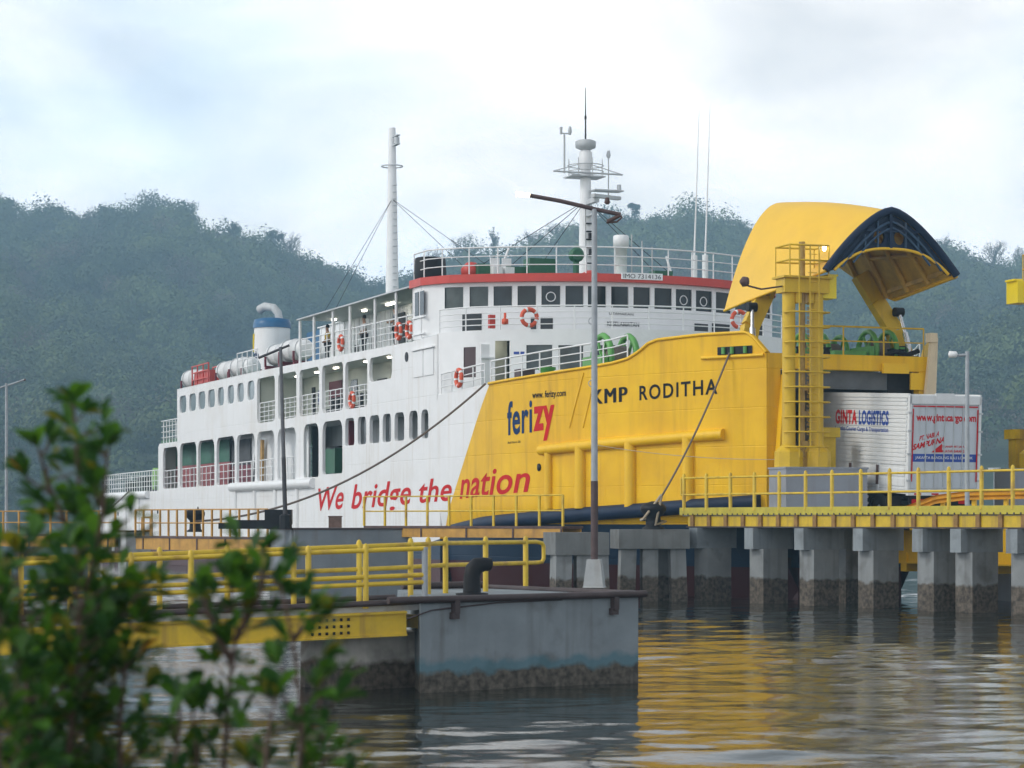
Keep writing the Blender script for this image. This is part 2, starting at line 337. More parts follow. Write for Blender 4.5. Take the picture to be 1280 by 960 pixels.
def leaf_mat(name, c, var=.5, scale=.08, rough=.7):
    m = mat(name, c, rough, var, scale); return m
def forest():
    rg = np.random.default_rng(3); V = []; F = []; MI = []
    base = 0; cnt = 0
    while cnt < 3900:
        Y = Y0+10+(HY+18-Y0)*rg.random()**.8; X = rg.uniform(-1, 1)*(Y*.222+75)
        z = hill_z(X, Y); 
        rr = rg.uniform(3.6, 10.5)*(1.25 if rg.random() < .12 else 1)*(.75+.25*Y/HY); hh = rr*rg.uniform(.8, 1.25)
        cl = fbm(X+300, Y*.8, .013, 3)+rg.normal()*.28; kind = 3 if cl < -.42 else 0 if cl < -.05 else 4 if cl < .22 else 1; kind = 2 if rg.random() < .07 else kind
        if fbm(X, Y, .011, 3) > .35: kind = 2 if rg.random() < .7 else kind
        n = int(220+rr*rr*8)
        d = rg.normal(size=(n, 3)); d /= np.linalg.norm(d, axis=1)[:, None]; d[:, 2] = np.abs(d[:, 2])*1.0-.25*(rg.random(n))
        lump = 1+.28*np.sin(d[:, 0]*4+cnt)*np.sin(d[:, 1]*4.3+cnt*2)+.12*rg.normal(size=n)
        rad = (.62+.38*rg.random(n)**.5)*lump
        C = np.array([X, Y, z+hh*.75])+d*rad[:, None]*np.array([rr, rr, hh])
        a = rg.normal(size=(n, 3)); a /= np.linalg.norm(a, axis=1)[:, None]
        nn = d+.3*rg.normal(size=(n, 3)); a -= nn*(np.sum(a*nn, 1)/np.sum(nn*nn, 1))[:, None]; a /= np.linalg.norm(a, axis=1)[:, None]
        b = np.cross(nn/np.linalg.norm(nn, axis=1)[:, None], a)
        s = (rg.uniform(.36, .8, n)*(.65 if kind == 2 else 1))[:, None]*(.55+.5*Y/HY)
        q = np.stack([C-a*s*.8-b*s*.3, C+a*s*.1-b*s*.75, C+a*s*.9+b*s*.2, C-a*s*.1+b*s*.8], 1).reshape(-1, 3)
        V.append(q); F.append(np.arange(4*n).reshape(-1, 4)+base); MI.append(np.full(n, kind)); base += 4*n; cnt += 1
    v = np.concatenate(V).astype(np.float32); f = np.concatenate(F).astype(np.int32); mi = np.concatenate(MI).astype(np.int32)
    me = bpy.data.meshes.new('forest'); me.vertices.add(len(v)); me.vertices.foreach_set('co', v.ravel()); me.loops.add(f.size); me.loops.foreach_set('vertex_index', f.ravel())
    me.polygons.add(len(f)); me.polygons.foreach_set('loop_start', np.arange(0, f.size, 4, dtype=np.int32))
    for m in (leaf_mat('forest_leaf_green', (.055, .09, .035)), leaf_mat('forest_leaf_light', (.10, .145, .045)), leaf_mat('forest_leaf_dry', (.125, .10, .08)), leaf_mat('forest_leaf_deep', (.035, .065, .03)), leaf_mat('forest_leaf_fresh', (.085, .12, .03))): me.materials.append(m)
    me.polygons.foreach_set('material_index', mi); me.update(calc_edges=True)
    o = bpy.data.objects.new('forest', me); col.objects.link(o)
    tag(o, 'hazy green woodland covering the hillside behind the ferry', 'forest', kind='stuff')
forest()
FOL = leaf_mat('ridge_tree_leaf', (.05, .085, .032)); FOLD = leaf_mat('dry_tree_twig', (.10, .085, .07)); BARK = mat('tree_bark', (.10, .075, .055), .9, .3, .5)
def ridge_tree(px, top, w, kind, label):
    """px: column of the trunk, top: row of the crown's top, w: crown width in metres"""
    Y = HY-4; X = (px-640)/3000*Y; z0 = hill_z(X, Y)-1; zt = 2.6+(650-top)/3000*Y; h = zt-z0
    t = thing('hill_tree', label, 'tree', (X, Y, z0), 0, 'trees standing out on the hill ridge'); rg = random.Random(int(px))
    tr = MB(); tr.tube([(0, 0, -1), (.1, 0, h*.4), (.3, 0, h*.8)], [.5, .35, .15], 6); cr = MB(); tips = []
    nl = 9 if kind == 'leafy' else 26
    for i in range(nl):
        a = rg.uniform(0, 6.28); zz = h*rg.uniform(.35, .7); e = w/2*rg.uniform(.5, 1)
        q = Vector((math.cos(a)*e, math.sin(a)*e, zz+(h-zz)*rg.uniform(.35, 1)*(1-.35*(e/w*2)**2))); mid = Vector((q.x*.5, q.y*.5, (zz+q.z)/2-.2))
        tr.tube([(.1, 0, zz), mid, q], [.22, .15, .05], 5); tips.append(q)
        if kind != 'leafy':
            for k in range(5):
                q2 = mid.lerp(q, rg.uniform(.3, 1))+Vector((rg.gauss(0, 1), rg.gauss(0, 1), abs(rg.gauss(.6, .7))))*w*.1
                tr.tube([mid.lerp(q, rg.uniform(.2, .9)), q2], [.09, .03], 4); tips.append(q2)
    if kind == 'leafy': tips += [Vector((rg.uniform(-.3, .3)*w, rg.uniform(-.3, .3)*w, h*rg.uniform(.6, .95))) for i in range(6)]
    for q in tips:
        n, rr, sz = (46, w*.17, .55) if kind == 'leafy' else (7, w*.07, .24)
        for k in range(n):
            c = q+Vector((rg.gauss(0, 1), rg.gauss(0, 1), rg.gauss(0, .7)))*rr*.6; a = Vector((rg.gauss(0, 1), rg.gauss(0, 1), rg.gauss(0, 1))).normalized(); b = a.orthogonal().normalized()
            cr.add([c-a*sz, c-b*sz*.6, c+a*sz, c+b*sz*.6], [(0, 1, 2, 3)])
    tr.build('trunk', BARK, t); cr.build('crown', FOL if kind == 'leafy' else FOLD, t, fix=False)
for a in [(8, 246, 7, 'leafy', 'small green tree on the hill ridge at the far left edge'), (68, 257, 9, 'leafy', 'low rounded green tree on the ridge above the left lamp post'),
          (135, 256, 8, 'leafy', 'slim green tree just left of the tallest crowns on the left hill'), (190, 242, 17, 'leafy', 'tallest broad green tree on top of the left hill'),
          (232, 250, 13, 'leafy', 'broad green tree right beside the tallest one on the left hill'), (292, 277, 8, 'leafy', 'small pointed green tree on the falling ridge of the left hill'),
          (342, 288, 9, 'leafy', 'leafy green tree on the ridge touching a bare tree'), (362, 289, 13, 'bare', 'pale bare tree on the ridge left of the ferry mast'),
          (582, 291, 17, 'bare', 'wide bare tree on the ridge between the two ship masts'), (540, 308, 12, 'bare', 'low bare tree on the ridge above the black tank'),
          (618, 281, 5, 'bare', 'thin lone bare tree standing above the ridge'), (668, 286, 13, 'bare', 'rounded bare tree on the ridge left of the radar mast'), (700, 276, 14, 'bare', 'bare tree on the ridge directly behind the radar mast stays'),
          (793, 248, 5, 'leafy', 'small green tree at the summit right of the radar mast'), (1243, 296, 12, 'bare', 'bare tree on the right ridge beyond the raised bow visor'), (1176, 290, 10, 'bare', 'bare tree peeping over the tip of the raised visor'), (1276, 304, 8, 'bare', 'bare tree on the ridge at the far right edge')]:
    ridge_tree(*a)
# the air: a pale even haze round camera and scene
hz = MB().b2((-560, -70, -4), (560, 1335, 178)).build('haze', [])
hm = bpy.data.materials.new('pale_haze'); hm.use_nodes = True; t = hm.node_tree; t.nodes.remove(t.nodes['Principled BSDF'])
pv = t.nodes.new('ShaderNodeVolumePrincipled'); pv.inputs['Color'].default_value = (.46, .74, .97, 1); pv.inputs['Density'].default_value = .00064; pv.inputs['Anisotropy'].default_value = .0
t.links.new(pv.outputs['Volume'], t.nodes['Material Output'].inputs['Volume']); hz.data.materials.append(hm); tag(hz, kind='stuff'); hz['label'] = 'pale blue haze in the air over the harbour'; hz['category'] = 'haze'

# ------------------------------------------------------------------ the ferry (local axes: x forward to the bow, y to port, z up)
ferry = thing('ferry', 'white car ferry with yellow bow and raised visor moored at the jetty', 'ferry', (7.26, 88.71, 0), math.atan2(-.9369, .3497))
def pt(name, mb, m, parent=ferry, **k): return mb.build(name, m, parent, **k)
def bt(a): return 7.75 if a < -4 else 3.05+4.7*(1-((a+4)/14.9)**1.9)
def bh(a, z):
    b = bt(a)
    if z < 3.0: k = .62*max(0, min(1, (a+14)/25))**1.3; b *= 1-k*((3.0-z)/4)**1.2
    return b
TOP = [(-8, 7.5), (-2.66, 7.62), (.4, 7.72), (3.6, 7.86), (5.0, 7.96), (5.69, 8.07), (6.21, 8.3), (6.55, 8.53), (6.94, 8.64), (8.7, 8.71), (10.25, 8.7), (10.5, 8.5), (10.9, 8.02)]
def ztop(a): return float(np.interp(a, [p[0] for p in TOP], [p[1] for p in TOP]))
# hull paint: white, a slanting yellow bow, navy boot and red bottom
def hull_paint():
    m = mat('hull_paint', (.80, .81, .82), .5, .03, 1.0, .06, streak=.3, dirt=(.48, .40, .29), patch=.16, pscale=.35, spec=.35)
    t = m.node_tree; n = t.nodes; l = t.links; b = n['Principled BSDF']; src = b.inputs['Base Color'].links[0].from_socket
    tc = n.new('ShaderNodeTexCoord'); s = n.new('ShaderNodeSeparateXYZ'); l.new(tc.outputs['Object'], s.inputs[0])
    def ma(op, a, b_, c=None):
        x = n.new('ShaderNodeMath'); x.operation = op
        for i, v in enumerate((a, b_, c)):
            if v is None: continue
            if isinstance(v, (int, float)): x.inputs[i].default_value = v
            else: l.new(v, x.inputs[i])
        return x.outputs[0]
    def mixc(f, a, c):
        x = n.new('ShaderNodeMixRGB'); l.new(f, x.inputs['Fac']); l.new(a, x.inputs['Color1'])
        if isinstance(c, tuple): x.inputs['Color2'].default_value = c+(1,)
        else: l.new(c, x.inputs['Color2'])
        return x.outputs['Color']
    nz = n.new('ShaderNodeTexNoise'); nz.inputs['Scale'].default_value = .8; nz.inputs['Detail'].default_value = 6; l.new(tc.outputs['Object'], nz.inputs['Vector'])
    yr = n.new('ShaderNodeValToRGB'); yr.color_ramp.elements[0].position = .3; yr.color_ramp.elements[1].position = .72
    yr.color_ramp.elements[0].color = (.74, .412, .002, 1); yr.color_ramp.elements[1].color = (.88, .53, .003, 1); l.new(nz.outputs['Fac'], yr.inputs['Fac'])
    mp = n.new('ShaderNodeMapping'); mp.inputs['Scale'].default_value = (2.5, 2.5, .2); l.new(tc.outputs['Object'], mp.inputs['Vector'])
    z2 = n.new('ShaderNodeTexNoise'); z2.inputs['Scale'].default_value = 1.3; z2.inputs['Detail'].default_value = 4; l.new(mp.outputs['Vector'], z2.inputs['Vector'])
    st = n.new('ShaderNodeMapRange'); st.inputs['From Min'].default_value = .5; st.inputs['From Max'].default_value = .8; st.inputs['To Max'].default_value = .5; l.new(z2.outputs['Fac'], st.inputs['Value'])
    yc = mixc(st.outputs['Result'], yr.outputs['Color'], (.42, .2, .015))
    e = ma('MULTIPLY_ADD', s.outputs['Z'], -.966, s.outputs['X']); f = ma('GREATER_THAN', e, -2.52-7.61*.966)
    c = mixc(f, src, yc)
    k = n.new('ShaderNodeMapRange'); k.inputs['From Min'].default_value = -12; k.inputs['From Max'].default_value = -3; k.inputs['To Min'].default_value = 1.4; k.inputs['To Max'].default_value = 2.45; l.new(s.outputs['X'], k.inputs['Value'])
    c = mixc(ma('LESS_THAN', s.outputs['Z'], k.outputs['Result']), c, (.012, .035, .075))
    c = mixc(ma('LESS_THAN', s.outputs['Z'], 1.05), c, (.06, .014, .016))
    l.new(c, b.inputs['Base Color'])
    # plate seams and dents
    br = n.new('ShaderNodeTexBrick'); br.inputs['Scale'].default_value = 1; br.inputs['Mortar Size'].default_value = .022; br.inputs['Mortar Smooth'].default_value = 1; br.inputs['Brick Width'].default_value = 3.1; br.inputs['Row Height'].default_value = 1.25
    cb = n.new('ShaderNodeCombineXYZ'); l.new(s.outputs['X'], cb.inputs[0]); l.new(s.outputs['Z'], cb.inputs[1]); l.new(cb.outputs[0], br.inputs['Vector'])
    hgt = ma('MULTIPLY_ADD', br.outputs['Fac'], -.5, nz.outputs['Fac'])
    bp = n.new('ShaderNodeBump'); bp.inputs['Strength'].default_value = .36; bp.inputs['Distance'].default_value = .06; l.new(hgt, bp.inputs['Height']); l.new(bp.outputs['Normal'], b.inputs['Normal'])
    return m
HULL = hull_paint()
LOW = [(-58.58, -54.67, 6.82, 4.43), (-54.05, -49.93, 6.94, 4.44), (-49.5, -45.66, 6.95, 4.45), (-45.16, -41.17, 6.98, 4.47), (-40.75, -36.95, 6.98, 4.49), (-36.5, -33.13, 7.0, 4.49), (-32.53, -29.16, 7.0, 4.52), (-27.82, -25.27, 7.05, 4.57), (-24.64, -21.43, 7.05, 4.67)]
LWIN = [(-21.0, -19.6), (-19.1, -17.85), (-17.35, -15.95), (-15.5, -14.32), (-13.85, -12.55), (-11.9, -10.8), (-10.35, -9.45)]
UWIN = [(-54.15, -52.45), (-51.7, -50.05), (-49.44, -47.8), (-47.15, -45.55), (-44.9, -43.5), (-42.7, -41.3), (-40.6, -39.2), (-38.45, -37.05)]
UP = [(-36.5, -33.05, 7.43, 9.66), (-32.45, -29.1, 7.45, 9.64), (-28.56, -25.2, 7.45, 9.62), (-24.7, -21.34, 7.46, 9.6), (-21.0, -17.7, 7.46, 9.53), (-17.38, -14.2, 8.47, 9.49)]
holes = [rrect(x0, zb, x1, zt, .55, .18) for x0, x1, zt, zb in LOW]+[rrect(x0, 5.86-.003*i, x1, 7.06-.012*i, .3, .16) for i, (x0, x1) in enumerate(LWIN)]
holes += [rrect(x0, 8.68, x1, 9.64, .34, .34) for x0, x1 in UWIN]+[rrect(x0, z0, x1, z1, .3, .3) for x0, x1, z0, z1 in UP]
outer = [(-78.2, -1), (-8, -1), (-8, 7.5), (-8.25, 7.5), (-8.25, 9.85), (-11.5, 9.8), (-21, 9.9), (-36.5, 10.05), (-54.8, 10.08), (-54.8, 7.1), (-59.6, 7.1), (-59.9, 6.9), (-59.9, 4.33), (-78.2, 4.3)]
pv_, pf_ = curve_mesh([outer]+holes, .07)
hull = MB()
for sgn in (-1, 1): hull.add([(x, sgn*7.75-sgn*(.07+z), y) if False else (x, sgn*(7.68-z) if sgn < 0 else 7.68+z, y) for x, y, z in pv_], pf_)
AS = list(np.linspace(-8, 4.5, 40))+list(np.linspace(4.7, 10.9, 44))
for sgn in (-1, 1):
    g = [[(a, sgn*bh(a, -1+(ztop(a)+1)*t_), -1+(ztop(a)+1)*t_) for t_ in np.linspace(0, 1, 40)] for a in AS]
    hull.grid(g)
    gi = [[(a, sgn*(bt(a)-.12), 6.9+(ztop(a)-6.9)*t_) for t_ in np.linspace(0, 1, 3)] for a in AS]
    hull.grid(gi); hull.grid([[r[-1], q[-1]] for r, q in zip(g, gi)], smooth=False)
hull.add([(-78.2, -7.75, -1), (-78.2, 7.75, -1), (-78.2, 7.75, 4.3), (-78.2, -7.75, 4.3)], [(0, 1, 2, 3)])
# bow face: jambs and lintel round the vehicle opening
for sgn in (-1, 1):
    hull.b2((10.55, sgn*3.04, 2.4), (10.895, sgn*2.55, 7.5)); hull.b2((10.4, sgn*1.9, -1), (10.88, sgn*.0, 2.35))
hull.b2((10.5, -3.03, 7.5), (10.9, 3.03, 8.0))
hull_o = pt('hull', hull, HULL, fix=False)
# decks and inner walls
d = MB()
d.b2((-78.1, -7.6, 2.75), (10.4, 7.6, 2.9)) if False else None
d.b2((-78.1, -7.6, 3.95), (-10, 7.6, 4.15)); d.b2((-10, -6.5, 2.7), (4, 6.5, 2.9)); d.b2((4, -2.9, 2.7), (10.5, 2.9, 2.9))
d.b2((-59.8, -7.6, 7.12), (-4, 7.6, 7.3)); FA = list(np.linspace(-4, 10.45, 26)); d.prism([(a, -bt(a)+.14) for a in FA]+[(a, bt(a)-.14) for a in FA[::-1]], 7.1, 7.25)
d.b2((-54.7, -7.6, 9.76), (-10, 7.6, 9.86))
pt('deck', d, DECK)
k = MB(); k.b2((-59.7, -7.6, 7.09), (-10.3, 7.6, 7.117)); k.b2((-54.5, -7.6, 9.73), (-10.3, 7.6, 9.757)); pt('ceiling', k, WHITE2)
inn = MB()
inn.b2((-59, -6.0, 4.16), (-34, -5.95, 7.1), 1); inn.b2((-34, -5.6, 4.16), (-8.5, -5.5, 7.1), 1)
inn.b2((-36.6, -5.3, 7.31), (-8.6, -5.2, 9.75), 0); inn.b2((-37.0, -7.5, 7.31), (-36.75, -5.2, 9.75), 0); inn.b2((-54, -5.1, 7.31), (-37.0, -5.0, 9.75), 2)
inn.b2((-14.0, -7.5, 7.31), (-13.85, -5.3, 9.75), 0)
inn.b2((-10, -2.9, 2.91), (10.3, -2.8, 7.1), 1); inn.b2((-10, 2.8, 2.91), (10.3, 2.9, 7.1), 1); inn.b2((-10.2, -2.8, 2.91), (-10, 2.8, 7.1), 1)
inn.b2((-54.75, -7.55, 7.31), (-54.6, 7.55, 9.75), 0); inn.b2((-59.8, -7.5, 4.16), (-59.6, -2, 7.1), 0)
pt('inner_wall', inn, [CREAM, GREYW, DARK])
# arched inner casing seen through the car deck openings
arch_h = [rrect(x0+1.15, 4.25, x1+.75, 6.6, 1.2, .02) for x0, x1, a, b in LOW[:4]]
v_, f_ = curve_mesh([[(-59.2, 4.16), (-41, 4.16), (-41, 7.1), (-59.2, 7.1)]]+arch_h, .03)
pt('arched_casing', MB().add([(x, -6.75+z, y) for x, y, z in v_], f_), GREYW)
k = MB(); k.b2((-40.9, -6.9, 4.16), (-30.0, -6.8, 7.1)); pt('engine_casing', k, WHITE2)
k = MB(); k.b2((-31.6, -6.93, 4.2), (-31.0, -6.905, 6.3)); pt('casing_door', k, GREYW)
k = MB(); k.b2((-24.3, -6.7, 4.16), (-23.9, -6.3, 7.1)); pt('red_post', k, DKRED)
k = MB()
for i, (x0, x1) in enumerate(LWIN): k.b2((x0-.1, -7.60, 5.7), (x1+.1, -7.56, 7.08)) if i in (1, 3) else None
pt('side_window_pane', k, GLASS)
for i, (x0, x1) in enumerate(UWIN):
    k = MB(); v_, f_ = curve_mesh([rrect(x0-.06, 8.62, x1+.06, 9.70, .38, .38)], .01); k.add([(x, -7.66+z, y) for x, y, z in v_], f_); pt('cabin_window', k, GLASS3)
# rubbing band, fender tubes with ribs
def hugz(a, z, off): return (a, -(bh(a, z)+off), z)
for sgn in (1, -1):
    k = MB(); aa = np.linspace(-8.2, 10.75, 60); zz = lambda a: float(np.interp(a, [-8.2, -5.2, -.7, 2.3, 6.2, 10.7], [2.25, 2.39, 2.6, 2.74, 2.92, 3.18]))
    k.tube([(a, -sgn*(bh(a, zz(a))+.08), zz(a)) for a in aa], [.05+.2*min(1, (a+8.2)/5) for a in aa], 10); pt('rubbing_band', k, NAVY)
k = MB(); aa = np.linspace(1.3, 9.5, 30); zt_ = lambda a: float(np.interp(a, [1.3, 9.45], [5.07, 5.4]))
k.tube([hugz(a, zt_(a), .06) for a in aa], .19, 10)
for a in (1.75, 3.5, 5.85, 8.2): k.tube([hugz(a, z, .05) for z in np.linspace(zt_(a), 3.0, 8)], .16 if a < 3 else .22, 8)
pt('bow_fender', k, YEL)
k = MB()
for x0, x1, z in ((-41.6, -25.9, 4.3), (-78.1, -62.4, 4.13)):
    k = MB(); k.tube([(x0, -7.8, z), (x1, -7.8, z)], .24, 10)
    for a in np.arange(x0+.8, x1, 4.0): k.tube([(a, -7.77, z), (a, -7.77, .6)], .13, 6)
    pt('side_fender', k, WHITE)
pt('porthole', MB().lathe([(.2, -.02), (.2, .03)], (-12.2, -7.76, 9.22), 'y', 12), BLACK)
for a, z in ((-49.5, 3.2), (-60, 3.1), (-66, 3.1), (1.1, 4.47), (-72, 3.0)): pt('drain_hole', MB().lathe([(.01, -.03), (.14, -.02), (.14, .06)], (a, -bh(a, z)-.01, z), 'y', 10), BLACK)
# fairlead slot with ledge near the stem
k = MB(); aa = np.linspace(9.25, 10.45, 8); g = []
for a in aa: g.append([(a, -bt(a)-.03, 8.0), (a, -bt(a)-.03, 8.26)])
k.grid(g, smooth=False); fl_ = pt('fairlead', k, BLACK, fix=False)
k = MB()
for a in (9.5, 9.8, 10.25): k.tube([(a, -bt(a)-.07, 8.02), (a, -bt(a)-.07, 8.24)], .07, 8)
pt('roller', k, GREEN, fl_)
k = MB(); aa = np.linspace(8.7, 10.85, 12); k.tube([(a, -bt(a)-.05, 7.93) for a in aa], .06, 6); k.tube([(a, -bt(a)-.02, float(ztop(a))) for a in AS if a > -2.6], .055, 6); pt('bulwark_rim', k, YEL)
# lettering painted on the hull
def on_hull(quad, off=.012): return lambda u, v: (lambda q: (q[0], -(bh(q[0], q[1])+off), q[1]))(bil(quad, u, v))
for w_, q_ in (('We', [(-25.31, 3.0), (-21.32, 3.09), (-21.07, 4.19), (-25.31, 4.03)]), ('bridge', [(-20.08, 2.74), (-11.64, 2.91), (-11.64, 4.25), (-19.96, 4.14)]), ('the', [(-10.61, 3.27), (-6.59, 3.34), (-6.59, 4.27), (-10.61, 4.2)]), ('nation', [(-5.66, 3.39), (.55, 3.6), (.55, 4.54), (-5.66, 4.4)])):
    lettering(w_, on_hull(q_), LRED, hull_o, .014, .22, 1.03)
lettering('KMP', on_hull([(4.05, 6.58), (5.62, 6.62), (5.62, 7.12), (4.05, 7.08)]), LBLACK, hull_o, .0, 0, 1.2); lettering('KMP', on_hull([(4.115, 6.585), (5.685, 6.625), (5.685, 7.125), (4.115, 7.085)], .016), LBLACK, hull_o, .0, 0, 1.2); lettering('RODITHA', on_hull([(6.2, 6.63), (9.23, 6.73), (9.23, 7.24), (6.2, 7.13)]), LBLACK, hull_o, .02, 0, 1.22)
lettering('feri', on_hull([(-1.05, 5.65), (.68, 5.71), (.68, 6.96), (-1.05, 6.89)]), LNAVY, hull_o, .022, 0, 1.08)
lettering('zy', on_hull([(.76, 5.36), (2.04, 5.44), (2.04, 6.66), (.76, 6.63)]), LRED, hull_o, .035, 0, 1.1)
lettering('www. ferizy.com', on_hull([(.69, 6.85), (2.68, 6.86), (2.68, 7.17), (.69, 7.18)]), LBLACK, hull_o, .02)
lettering('Roll Ferri 20', on_hull([(-1.0, 5.36), (-.1, 5.38), (-.1, 5.46), (-1.0, 5.44)]), LBLACK, hull_o, .01)
k = MB()
for (a0, z0), (a1, z1) in (((3.61, 7.7), (2.86, 5.81)), ((4.13, 7.4), (3.57, 5.79))): k.tube([hugz(a0+(a1-a0)*t_, z0+(z1-z0)*t_, .01) for t_ in np.linspace(0, 1, 8)], .03, 5)
pt('weld_bead', k, YEL)

# curved bridge front
def fl(b): return -3.7-.06*b*b-.9*max(0, abs(b)-6.7)**2
def fw(b): return -6.3-.055*b*b-.9*max(0, abs(b)-6.9)**2
def curved_wall(mb, f, z0, z1, hs, b0=-7.75, b1=7.75, th=.12, mi=0):
    """wall along x = f(y) with rectangular holes (y0, y1, zb, zt), each with its own depth"""
    br = sorted(set([b0, b1]+[x for h in hs for x in h[:2]]+list(np.linspace(b0, b1, 40))+list(np.linspace(b0, b0+1.2, 12))+list(np.linspace(b1-1.2, b1, 12))))
    for p, q in zip(br[:-1], br[1:]):
        if q-p < 1e-4: continue
        m_ = (p+q)/2; cuts = [(z0, z1)]
        for h in hs:
            if h[0] < m_ < h[1]: cuts = [c for lo, hi in cuts for c in ((lo, min(hi, h[2])), (max(lo, h[3]), hi)) if c[1]-c[0] > 1e-4]
        for lo, hi in cuts:
            A, B = f(p), f(q); vs = [(A, p, lo), (B, q, lo), (B-th, q, lo), (A-th, p, lo), (A, p, hi), (B, q, hi), (B-th, q, hi), (A-th, p, hi)]
            mb.add(vs, [(0, 1, 5, 4), (1, 2, 6, 5), (2, 3, 7, 6), (3, 0, 4, 7), (4, 5, 6, 7), (3, 2, 1, 0)], mi)
def pane(f, p, q, zb, zt, off): return MB().grid([[(f(b)+off, b, zb), (f(b)+off, b, zt)] for b in np.linspace(p, q, 5)], smooth=False)
BW = [(-7.16, -6.54), (-6.35, -5.7), (-5.54, -4.88), (-4.71, -4.03), (-3.86, -3.15), (-2.98, -2.28), (-2.13, -1.4), (-1.21, -.49), (-.29, .44), (.62, 1.42), (1.6, 2.38), (2.58, 3.42), (3.63, 4.49), (4.73, 5.53), (5.75, 6.4), (6.6, 7.1)]
wh = MB(); curved_wall(wh, fw, 9.87, 12.0, [(p, q, 10.95, 11.78) for p, q in BW])
for sgn in (-1, 1):
    wh.b2((-20, sgn*7.71, 9.9), (-20, sgn*7.71, 9.9)) if False else None
    x1 = fw(7.75); wh.b2((-11.3, sgn*7.75, 9.82), (x1, sgn*7.63, 12.0))
    wh.b2((-11.4, sgn*7.8, 10.66), (x1+.4, sgn*7.74, 10.72)); wh.b2((-11.4, sgn*7.8, 10.0), (x1+.4, sgn*7.74, 10.05))
wh.b2((-11.3, -7.6, 9.87), (-11.2, 7.6, 12.0))
wheel = pt('wheelhouse', wh, WHITE2)
for i, (p, q) in enumerate(BW):
    o = pt('window', pane(fw, p, q, 10.95, 11.78, -.09), GLASS2 if i in (0, 1) else GLASS, wheel, fix=False)
    fr = MB()
    for b in (p, q): fr.bar((fw(b)+.0, b, 10.93), (fw(b)+.0, b, 11.8), .05, .05, up=(1, 0, 0))
for p, q in ((-11.1, -10.62), (-10.45, -9.95)): pt('window', MB().b2((p, -7.775, 10.78), (q, -7.755, 11.72)), GLASS, wheel)
for b in (-3.5, 2.0, 3.0):
    k = MB(); k.torus((fw(b)-.06, b, 11.35), .18, .022, (-.11*b, 1, 0), (0, 0, 1), 16, 5); pt('window_wiper_disc', k, WHITE2, wheel)
k = MB(); curved_wall(k, lambda b: fw(b)-1.4, 9.88, 11.98, [], -6.6, 6.6, .1); pt('chart_room_wall', k, GREYW, wheel)
# red-edged roof
fr = lambda b: fw(max(-7.4, min(7.4, b)))+.38
RB = list(np.linspace(-7.85, 7.85, 44))
edge = [(fr(b)-(max(0, abs(b)-7.4)*2.2), b) for b in RB]
k = MB(); k.prism(edge+[(-11.6, 7.85), (-11.6, -7.85)], 11.93, 12.24); roof = pt('wheelhouse_roof', k, RED)
k = MB(); k.prism([(a-.25, b*.965) for a, b in edge]+[(-11.4, 7.5), (-11.4, -7.5)], 12.244, 12.26); pt('roof_deck', k, DECK, roof)
# bridge walkway, lower front
lf = MB(); LH = [(-7.15, -6.8, 8.1, 9.27), (-6.2, -5.7, 7.35, 9.48), (-5.18, -4.29, 8.35, 9.3), (-4.1, -3.21, 8.35, 9.28), (-2.9, -2.05, 8.35, 9.28), (-.9, -.1, 8.35, 9.28), (.9, 1.7, 8.35, 9.28)]
curved_wall(lf, fl, 7.28, 9.9, LH); front = pt('front_house', lf, WHITE2, fix=False)
k = MB(); k.prism([(fl(b)-.1, b) for b in np.linspace(-7.7, 7.7, 40)]+[(-10.5, 7.7), (-10.5, -7.7)], 9.8, 9.868); pt('bridge_walkway', k, GREYW)
pt('shutter', pane(fl, -7.15, -6.8, 8.1, 9.27, -.05), BROWN, front, fix=False)
for p, q in ((-5.18, -4.29), (-4.1, -3.21), (-2.9, -2.05), (-.9, -.1), (.9, 1.7)): pt('window', pane(fl, p, q, 8.35, 9.3, -.07), GLASS2, front, fix=False)
k = MB(); k.b2((fl(-6)-1.6, -6.9, 7.31), (fl(-6)-1.5, -5.2, 9.75)); pt('lobby_wall', k, CREAM, front)
k = MB().box((fl(-6)-.9, -5.95, 9.66), (.5, .16, .06)); pt('lit_lamp', k, LAMP, front)
k = MB(); k.b2((fl(-6.5)+.0, -6.72, 7.4), (fl(-6.5)+.09, -6.3, 9.35)); k.b2((fl(-6.4)+.02, -6.75, 8.8), (fl(-6.4)+.14, -6.25, 8.86)); pt('open_door', k, WHITE2, front)
k = MB()
for p, q, zb, zt in ((-5.6, -5.42, 8.95, 9.05), (-5.38, -5.25, 8.95, 9.05)): k.add([(fl(b)+.012, b, z) for b, z in ((p, zb), (q, zb), (q, zt), (p, zt))], [(0, 1, 2, 3)])
pt('small_sign', k, LBLUE, front, fix=False)
pt('side_shutter', MB().b2((-11.25, -7.79, 8.32), (-10.05, -7.755, 9.35)).b2((-9.95, -7.79, 8.32), (-8.75, -7.755, 9.35)).b2((-11.4, -7.86, 9.38), (-8.6, -7.755, 9.44)), WHITE)
